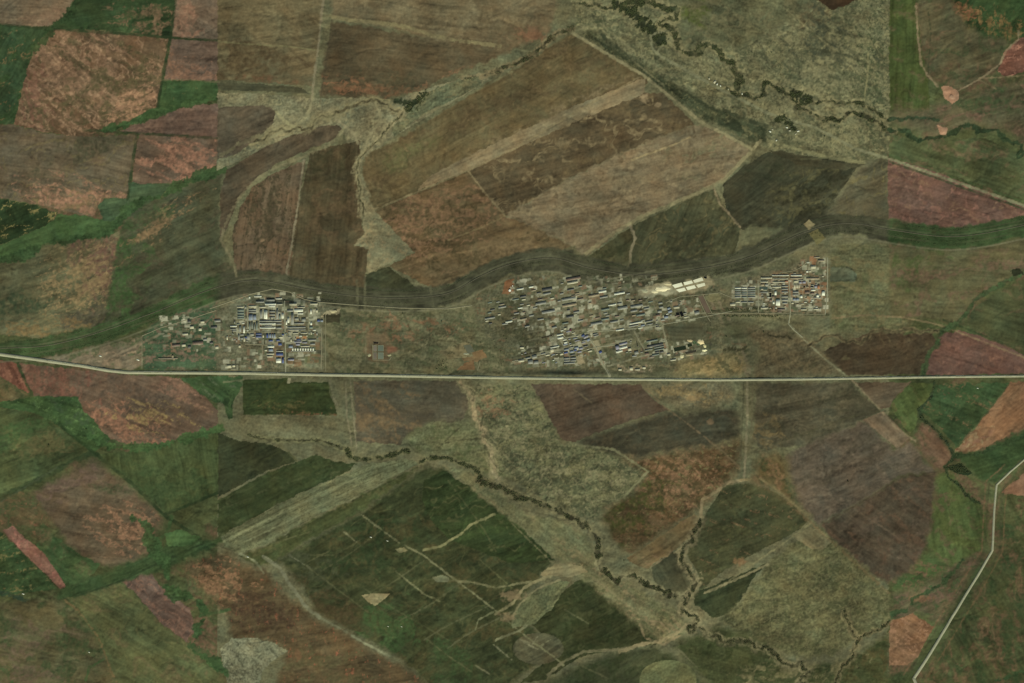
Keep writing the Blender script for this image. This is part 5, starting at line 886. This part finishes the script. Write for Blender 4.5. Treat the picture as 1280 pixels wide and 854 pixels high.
# ------------------------------------------------------------------ basins, tanks, chimneys, heaps
def poly_prism(P, z0, z1):
    n = len(P); V = [(x, y, z0) for x, y in P]+[(x, y, z1) for x, y in P]
    F4 = [(i, (i+1) % n, n+(i+1) % n, n+i) for i in range(n)]; return V, F4, tuple(range(n, 2*n))
def mesh_any(name, V, F, m, parent=None, sm=False):
    me = bpy.data.meshes.new(name); me.from_pydata([tuple(v) for v in V], [], F); me.update(); me.materials.append(m)
    if sm: me.polygons.foreach_set('use_smooth', [True]*len(me.polygons))
    return link(name, me, parent)
def basin(kind, label, cat, quad, fill, rimc=(150, 142, 110), rim_w=.35, rim_h=2.2, level=1.2, grp=None, rough=.7, part='water'):
    """four corners in map units; a dyke all round and the fill inside"""
    q = np.array(quad, float); c = q.mean(0); e = bpy.data.objects.new(kind, None); COL.objects.link(e)
    z0 = max(zat(*p) for p in q); e.location = (wx(c[0]), wy(c[1]), z0); d = q-c
    L = lambda f: [(p[0]*S, -p[1]*S) for p in d*f]
    r = np.linalg.norm(d, axis=1).mean(); fi = 1-rim_w/r*1.3
    O, I, T1, T2 = L(1), L(fi), L(1-rim_w/r*.4), L(1-rim_w/r*.8); V = []; F = []
    for ring, z in ((O, -1), (T1, rim_h), (T2, rim_h), (I, 0)): V += [(x, y, z) for x, y in ring]
    for k in range(3):
        for i in range(4): j = (i+1) % 4; F.append((4*k+i, 4*k+j, 4*k+4+j, 4*k+4+i))
    mesh_any('dyke', V, F, mat('dyke_'+'_'.join(map(str, rimc)), rimc, .95, .1, .05), e)
    xs_ = I; n = 4; V = [(x, y, level) for x, y in L(fi*1.02)]; mesh_any(part, V, [(0,1,2,3)] if (V[1][0]-V[0][0])*(V[2][1]-V[0][1])-(V[1][1]-V[0][1])*(V[2][0]-V[0][0]) > 0 else [(3,2,1,0)], mat(part+'_'+'_'.join(map(str, fill)), fill, rough, .1, .01), e)
    return tag(e, label, cat, grp)
def rq(x0, y0, x1, y1, a):
    cx, cy = (x0+x1)/2, (y0+y1)/2; t = R(-a); return [(cx+(x-cx)*math.cos(t)-(y-cy)*math.sin(t), cy+(x-cx)*math.sin(t)+(y-cy)*math.cos(t)) for x, y in ((x0,y0),(x1,y0),(x1,y1),(x0,y1))]
G = 'pale drying beds on the tailings yard'
W1, W2 = (216, 211, 180), (204, 198, 168)
for lab, qd, fc in (('bright upper left drying bed of the tailings yard', [(840,356.4),(852,353.3),(854,357.6),(843.5,360.6)], W1), ('bright upper middle drying bed', [(854,353),(864.6,350.6),(866.6,354.2),(855.6,357)], W1), ('upper right drying bed with a grey spot', [(866,350.4),(877.6,346.6),(879.6,351),(868,354)], W2),
    ('lower left bright drying bed', [(844.5,362.2),(855.6,359.4),(858,363.4),(849,365.6)], W1), ('lower middle drying bed', [(857,359),(868,356.4),(870.6,360.2),(859.4,363)], W1), ('lower right drying bed with the inner ring', [(870,356.2),(880.8,353.4),(882,357.2),(872.6,360)], W2)):
    basin('drying_bed', lab, 'drying bed', qd, fc, rimc=(168,160,128), rim_w=.25, grp=G, part='salt_crust')
K1 = (14, 15, 12)
basin('settling_pond', 'left black slot pond beside the cream shed', 'pond', rq(845.4,390,849.6,396.8,24), K1, grp='black slot ponds', rough=.3, rim_w=.15)
basin('settling_pond', 'right black slot pond with the fence around it', 'pond', rq(850,389,854,396,24), K1, grp='black slot ponds', rough=.3, rim_w=.15)
basin('settling_pond', 'narrow dark slot at the right of the pair of black ponds', 'pond', rq(855,388.6,856.6,394,24), (34,36,28), rough=.3)
basin('settling_pond', 'long dark green pond of the settling yard', 'pond', rq(842,433.2,858,438.6,11), (26,40,20), grp='green settling ponds', rough=.35)
basin('settling_pond', 'short dark green pond next to the round clarifiers', 'pond', rq(859,429.2,865.4,433.8,14), (22,40,18), grp='green settling ponds', rough=.35)
basin('settling_pond', 'brown dry pond below the green settling ponds', 'pond', rq(856,438.6,871,441.6,11), (50,46,32))
basin('settling_pond', 'black pond at the top end of the tailings yard', 'pond', rq(879.6,345.2,883.6,348.6,-15), K1, rough=.3)
basin('settling_pond', 'upright black pond inside the east works', 'pond', rq(961.6,365.2,964.4,372,0), K1, rough=.3)
basin('settling_pond', 'black square pond among orange plots of the east works', 'pond', rq(1013.2,355,1017,359.8,0), K1, rough=.3)
basin('settling_pond', 'small dark pit left of the black square pond', 'pond', rq(1003.8,357,1006.8,360,0), (40,18,12), rough=.4)
basin('settling_pond', 'tiny dark red pit in the east works', 'pond', rq(1007.6,355.4,1010,358,0), (48,20,14), rough=.4)
basin('settling_pond', 'thin black pond above the small sewage beds', 'pond', rq(466,427.4,473.4,430,0), (24,16,10), rough=.4)
basin('settling_pond', 'grey-green yard basin below the upper rows of the east works', 'pond', rq(949,358.6,960,362.6,0), (56,72,62), rough=.5)
basin('settling_pond', 'thin dark pond slanting left of the central works', 'pond', rq(676,420.2,691,421.8,14), (46,38,24), rough=.5)
basin('excavation', 'grey sunken pit under the slanting fence of the works', 'pit', [(579,432),(588,430.6),(593.6,439.6),(585,442)], (86,88,68), rimc=(106,102,78), rough=1, part='floor')
basin('excavation', 'long brown pit between two slanting dirt lanes', 'pit', [(872.6,370.6),(878.4,369.4),(888.4,390.4),(883.4,392)], (92,76,60), rimc=(116,104,82), level=.6, part='floor')
G = 'sewage beds of the lone plot'
for i, (x0, y0, x1, y1, c_, lb_) in enumerate(((466.4,431.6,470.8,439.4,(106,96,82),'upper left brown bed of the lone sewage plot'),(466.4,440.6,470.8,449,(98,88,74),'lower left brown bed of the lone sewage plot'),(472,431.6,479.4,439.4,(86,96,78),'upper right green bed of the lone sewage plot'),(472,440.6,479.4,449,(96,104,84),'lower right green bed of the lone sewage plot'))):
    basin('sewage_bed', lb_, 'sewage bed', rq(x0, y0, x1, y1, 0), c_, rimc=(136,134,106), level=.8, grp=G, part='sludge', rim_w=.5)
street('pale L-shaped lane under the lone sewage plot', [(465.6,431),(465.8,450),(487,450),(489,446)], 8)
def ring(r, z, n=24): return [(r*math.cos(2*math.pi*i/n), r*math.sin(2*math.pi*i/n), z) for i in range(n)]
def lathe(prof, n=24):
    V = []; F = []
    for r, z in prof: V += ring(r, z, n)
    for k in range(len(prof)-1):
        for i in range(n): j = (i+1) % n; F.append((k*n+i, k*n+j, k*n+n+j, k*n+n+i))
    if prof[-1][0] > 0: F.append(tuple(range((len(prof)-1)*n, len(prof)*n)))
    return V, F
def tank(x, y, r, h, colr, label, lid=(200, 200, 190), grp=None):
    e = bpy.data.objects.new('storage_tank', None); COL.objects.link(e); e.location = (wx(x), wy(y), zat(x, y))
    V, F = lathe([(r, -1), (r, h)]); mesh_any('shell', V, F, mat('tank_'+'_'.join(map(str, colr)), colr, .6, .08, .1), e)
    V, F = lathe([(r+.5, h), (r+.5, h+.6), (r*.5, h+r*.12), (r*.12, h+r*.16)]); mesh_any('lid', V, F, mat('lid_'+'_'.join(map(str, lid)), lid, .6, .08, .1), e)
    V, F = lathe([(r+9, -1), (r+8, 2), (r+6.5, 2), (r+5, 0)]); mesh_any('bund', V, F[:-1], mat('bund', (70, 62, 46), .95, .1, .1), e); return tag(e, label, 'tank', grp)
tank(637.3, 363.4, 14, 14, (210,206,190), 'round white storage tank in a dark ring on orange soil', (226,222,206))
tank(640.8, 357.6, 6, 9, (214,208,190), 'tiny white round tank above the larger one', (224,220,204))
tank(713.2, 412.6, 11, 12, (120,40,44), 'dark red round tank in the central works', (92,30,38))
def clarifier(x, y, r, label):
    e = bpy.data.objects.new('clarifier', None); COL.objects.link(e); e.location = (wx(x), wy(y), zat(x, y))
    V, F = lathe([(r, -1), (r, 3), (r-1.6, 3), (r-1.6, 1)]); mesh_any('basin_wall', V, F[:-1], mat('basin_concrete', (132, 146, 112), .8, .1, .1), e)
    V, F = lathe([(r-1.6, 1.4), (r*.3, 1.4)]); mesh_any('water', V, F, mat('clarifier_water', (40, 74, 34), .3, .1, .1), e)
    V, F = multi([(-r, -1.1, 3.02, r, 1.1, 3.8)]); mesh_any('walkway', V, F, mat('walkway', (150, 160, 124), .7, .1, .1), e); e.rotation_euler[2] = R(115); return tag(e, label, 'clarifier', 'round clarifiers beside the green ponds')
clarifier(868, 428.4, 22, 'left round green clarifier of the settling yard'); clarifier(872.6, 430, 22, 'right round green clarifier of the settling yard')
def chimney(x, y, r, h, label, dark=False):
    e = bpy.data.objects.new('chimney', None); COL.objects.link(e); e.location = (wx(x), wy(y), zat(x, y)-1)
    V, F = lathe([(r*1.5, 0), (r*1.3, h*.3), (r, h*.85)], 16); mesh_any('shaft', V, F, mat('chimney_brick', (104, 82, 66), .9, .1, .2), e)
    V, F = lathe([(r*1.02, h*.85), (r*.95, h), (r*.7, h), (r*.7, h-4)], 16); mesh_any('top_band', V, F, mat('chimney_band', (150, 146, 136), .8, .1, .2), e); return tag(e, label, 'chimney', 'factory chimneys')
chimney(374.8, 401.6, 5, 62, 'tall chimney casting the longest shadow in the west works'); chimney(338.6, 400, 4, 40, 'chimney beside the striped sheds of the west works')
chimney(291, 417, 4, 45, 'chimney at the left edge of the west works'); chimney(797, 433, 4.5, 55, 'chimney left of the long dark hall'); 
def heap(x, y, rx, ry, h, colr, label, name='sand_heap', seed=1):
    r = np.random.default_rng(seed); n = 28; V = []; F = []
    for k, (f, z) in enumerate(((1, -1), (.72, .45), (.4, .85), (.12, 1))):
        for i in range(n):
            t = 2*math.pi*i/n; q = f*(1+.14*math.sin(2*t+seed)+.1*math.sin(5*t+seed*2)+.06*r.normal()); V.append((rx*S*q*math.cos(t), ry*S*q*math.sin(t), h*z if k else -1))
    for k in range(3):
        for i in range(n): j = (i+1) % n; F.append((k*n+i, k*n+j, k*n+n+j, k*n+n+i))
    F.append(tuple(range(3*n, 4*n))); o = mesh_any(name, V, F, mat('heap_'+'_'.join(map(str, colr)), colr, .95, .1, .03), None); o.location = (wx(x), wy(y), zat(x, y)); return tag(o, label, 'heap', 'heaps of pale spoil')
heap(880.6, 438, 3, 1.8, 9, (226,216,168), 'bright cream heap at the lower end of the settling yard', seed=1)
heap(876, 427.6, 4, 3.6, 9, (204,184,138), 'large tan heap right of the clarifiers', seed=2)
heap(881, 432.6, 2, 2.4, 6, (190,178,130), 'thin pale heap on the right rim of the settling yard', seed=3)
heap(862.4, 426, 4, 1.6, 5, (176,156,116), 'flat tan heap above the short green pond', seed=4)
heap(852.4, 445.6, 3, 2.2, 6, (190,180,138), 'pale heap below the long green pond', seed=5)
heap(862, 444, 5, 1.2, 3, (150,136,100), 'low tan heap stretched under the dry pond', seed=6)
heap(828, 361.4, 9, 3.8, 8, (214,200,160), 'broad pinkish white heap left of the drying beds', seed=7)
heap(818.6, 364.6, 4, 2.6, 6, (196,184,146), 'pale heap next to the ringed spoil', seed=8)
heap(835, 355.4, 5, 1.6, 4, (190,176,136), 'thin sandy heap along the upper edge of the tailings', seed=9)
heap(806, 364, 4.6, 2.4, 5, (150,146,116), 'grey ringed heap at the left end of the tailings yard', seed=10)
heap(415, 389.4, 7, 1.6, 5, (170,158,120), 'long sandy heap at the right edge of the west works', seed=11)
heap(461.8, 444, 2.4, 1.8, 4, (150,146,112), 'round pale heap left of the lone sewage plot', seed=12)
heap(487, 444.4, 2.6, 1.6, 4, (152,146,110), 'pale heap right of the lone sewage plot', seed=13)
heap(583, 442.4, 3.6, 1.4, 4, (140,138,112), 'pale heap at the foot of the sunken pit', seed=14)
heap(1176+14, 122, 3, 3, 3, (160,126,100), 'pink bare mound at the lane fork', seed=15)
for k, (x, y, s_) in enumerate(((962,165,1.4),(965,162.6,1),(983,160,1.3),(986.4,164,1.2),(997,164.6,1.4),(994,168,1),(970,176,1),(893,103,2),(896,106,1.2),(910,112,1.2),(927,118,1),(886,99,1.2),(900,108,1))):
    building(x-s_, y-s_*.5, x+s_, y+s_*.6, 'farm hamlet by the river', 'white' if k % 2 == 0 else 'cream', ang=-35+13*k, h=6, kind='farm_house')
for i, b in enumerate([b for b in BL if b[1] == 'farm hamlet by the river']): tag(b[0], f'{ORD[i]} farm house of the river hamlet, {b[2]} roof, counted downstream', 'house', 'houses of the river hamlet')
for k, (x, y, r_, lab) in enumerate(((125.6,445.2,1.6,'tiny white hut on the pink verge by the motorway'),(173,450,1.8,'tiny pale hut beside the wedge of verge'),(1222,485.4,1,'tiny white hut in the emerald field'),(485,783,.8,'left white hut on the round green meadow'),(502,783.4,.8,'right white hut on the round green meadow'),(464,671,1.2,'long pale farm shed beside the power-line track'),(484.6,675.6,1.1,'short pale farm shed beside the power-line track'),(112,815,1,'lone white hut in the lower left field'),(310,696,1.2,'pale hut on the gully head below the drove'),(30,742,1.4,'small pale farm shed by the western pond'))):
    building(x-r_, y-r_*.4, x+r_, y+r_*.4, 'lone', 'white', ang=-20, h=5, kind='farm_shed'); tag(BL[-1][0], lab, 'shed')

# ------------------------------------------------------------------ trees: woods nobody could count, as leafy crowns on stems
m_leaf = mat('dark_foliage', (84, 92, 56), .95, .3, .02); m_bark = mat('bark', (70, 58, 44), .95, .1, .5)
def crowns(name, label, pts, rmin=2.6, rmax=5.4, nl=9):
    n = len(pts)
    if not n: return
    r = rng.uniform(rmin, rmax, n); h = r*rng.uniform(1.2, 1.8, n)
    z0 = np.array([zat(*p) for p in pts]); px_ = (pts[:, 0]-640)*S; py_ = (427-pts[:, 1])*S
    ph = rng.uniform(0, 2*np.pi, (n, nl)); ct = rng.uniform(-.7, 1, (n, nl)); q = rng.uniform(.5, 1, (n, nl)); sn = np.sqrt(1-ct*ct)
    cx = px_[:, None]+r[:, None]*q*sn*np.cos(ph); cy = py_[:, None]+r[:, None]*q*sn*np.sin(ph); cz = z0[:, None]+h[:, None]+r[:, None]*.8*q*ct
    sz = (r[:, None]*rng.uniform(.28, .5, (n, nl)))[..., None]
    u = rng.normal(size=(n, nl, 3)); u /= np.linalg.norm(u, axis=2, keepdims=True); v = np.cross(u, rng.normal(size=(n, nl, 3))); v /= np.linalg.norm(v, axis=2, keepdims=True)
    c = np.stack([cx, cy, cz], -1); Q = np.stack([c-u*sz-v*sz, c+u*sz-v*sz, c+u*sz+v*sz, c-u*sz+v*sz], 2).reshape(-1, 3)
    # stems: three-sided, tapering
    t = np.array([0, 2.1, 4.2]); b_ = np.stack([px_[:, None]+.5*np.cos(t), py_[:, None]+.5*np.sin(t), np.repeat((z0-1)[:, None], 3, 1)], -1); tp = np.stack([px_[:, None]+.15*np.cos(t), py_[:, None]+.15*np.sin(t), np.repeat((z0+h)[:, None], 3, 1)], -1)
    SV = np.concatenate([b_, tp], 1).reshape(-1, 3); base = np.arange(n)[:, None, None]*6; SF = (base+np.array([[0,1,4,3],[1,2,5,4],[2,0,3,5]])[None]).reshape(-1, 4)+len(Q)
    F = np.concatenate([np.arange(len(Q)).reshape(-1, 4), SF]); me = new_mesh(name, np.concatenate([Q, SV]), F, m_leaf); me.materials.append(m_bark)
    mi = np.zeros(len(F), np.int32); mi[len(Q)//4:] = 1; me.polygons.foreach_set('material_index', mi)
    tag(link(name, me), label, 'trees', kind='stuff')
ii, jj = np.nonzero(WOOD > .05); ii, jj = np.repeat(ii, 2), np.repeat(jj, 2); keep = rng.random(len(ii)) < WOOD[ii, jj]*1.3; ii, jj = ii[keep], jj[keep]
P = np.stack([xs[jj], ys[ii]], 1)+rng.uniform(-.5, .5, (len(ii), 2)); inb = (P[:, 0] > -20) & (P[:, 0] < 1300) & (P[:, 1] > -20) & (P[:, 1] < 874); P = P[inb]
W0 = OWN[np.clip(np.searchsorted(ys, P[:, 1]), 0, len(ys)-1), np.clip(np.searchsorted(xs, P[:, 0]), 0, len(xs)-1)]
isb = np.abs(np.interp(P[:, 0], BELT[:, 0], BELT[:, 1])-P[:, 1]) < 22
ne = (~isb) & (P[:, 1] < 250) & (P[:, 0] > 700); nw = (~isb) & (P[:, 1] < 300) & (P[:, 0] <= 700); se = (~isb) & (P[:, 1] >= 470) & (P[:, 0] >= 830); sw = (~isb) & (P[:, 1] >= 470) & (P[:, 0] < 830)
crowns('riverside_trees', 'dark winding woods along the river in the north east', P[ne]); crowns('riverside_trees', 'dark thicket trees in the pale northern valley', P[nw]); crowns('riverside_trees', 'dark trees lining the dry river in the south', P[sw]); crowns('riverside_trees', 'dark trees along the south-eastern river branches', P[se])
crowns('shelterbelt_trees', 'rows of low dark trees along the railway belt', P[isb], 2.4, 4.6, 6)
q = rng.uniform((1050, 0), (1111, 135), (420, 2)); crowns('scrub_bushes', 'dark bushes dotted over the pale scrub at the top', q[fbm(q[:, 0], q[:, 1], 30, 5, 3) > -.2], 3, 5.5, 8)
q = np.concatenate([rng.uniform((905, 385.6), (970, 388.6), (150, 2)), rng.uniform((905, 394), (975, 396.4), (170, 2))]); crowns('hedge_trees', 'dark tree rows along the lane under the east works', q, 3, 6, 10)
q = rng.uniform((640, 545), (790, 640), (260, 2)); crowns('scrub_bushes', 'dark bushes scattered over the rough olive scrub', q[fbm(q[:, 0], q[:, 1], 22, 8, 3) > .5], 3, 6, 8)
q = np.concatenate([rng.uniform((545, 448), (560, 462), (60, 2)), rng.uniform((600, 420), (660, 460), (50, 2)), rng.uniform((860, 60), (985, 150), (160, 2))]); crowns('scrub_bushes', 'dark bushes on the flats by the river village', q, 3, 6, 8)
# single trees that stand apart on the open ground
def single_tree():
    e = bpy.data.objects.new('tree', None); r = random.Random(5)
    V, F = lathe([(.9, -1), (.5, 5), (.2, 9)], 8); tr = mesh_any('trunk', V, F, m_bark, e)
    V = []; F = []
    for k in range(150):
        a, b_ = r.uniform(0, 6.28), r.uniform(-.8, 1); q_ = r.uniform(.5, 1); s_ = math.sqrt(1-b_*b_); c = np.array([6.5*q_*s_*math.cos(a), 6.5*q_*s_*math.sin(a), 9+5*q_*b_])
        u = np.array([r.gauss(0, 1) for _ in range(3)]); u /= np.linalg.norm(u); v = np.cross(u, [r.gauss(0, 1) for _ in range(3)]); v /= np.linalg.norm(v); z_ = r.uniform(.8, 1.5); n = len(V)
        V += [c-u*z_-v*z_, c+u*z_-v*z_, c+u*z_+v*z_, c-u*z_+v*z_]; F.append((n, n+1, n+2, n+3))
    mesh_any('crown', V, F, m_leaf, e); return e
proto = single_tree(); COL.objects.link(proto)
TL = [((503,392),'lone dark tree at the top of the steppe strip'),((1030,172-1),'lone dark tree on the pale river flat'),((964,66),'upper lone tree on the grass east of the river bend'),((908,421),'lone tree right of the settling yard heaps'),((975,398),'lone tree above the ditch below the east works'),((1043,158),'dark tree on the hook of the river arm'),((107,537),'dark tree on the edge of the green valley floor'),((60,557),'lone tree in the western olive field'),((780,701),'lone dark tree between the badlands and the river'),((552,402),'lone tree on the red patch of the steppe strip'),((1060,602),'lone tree on the mauve-brown field'),((955,415),'small tree left of the curved ditch')]
for i, ((x, y), lab) in enumerate(TL):
    e = proto
    if i:
        e = proto.copy(); COL.objects.link(e)
        for ch in proto.children: c = ch.copy(); c.parent = e; COL.objects.link(c)
    e.location = (wx(x), wy(y), zat(x, y)); e.rotation_euler[2] = i*1.3; e.scale = (1+.08*(i % 4),)*3; tag(e, lab, 'tree', 'lone trees')
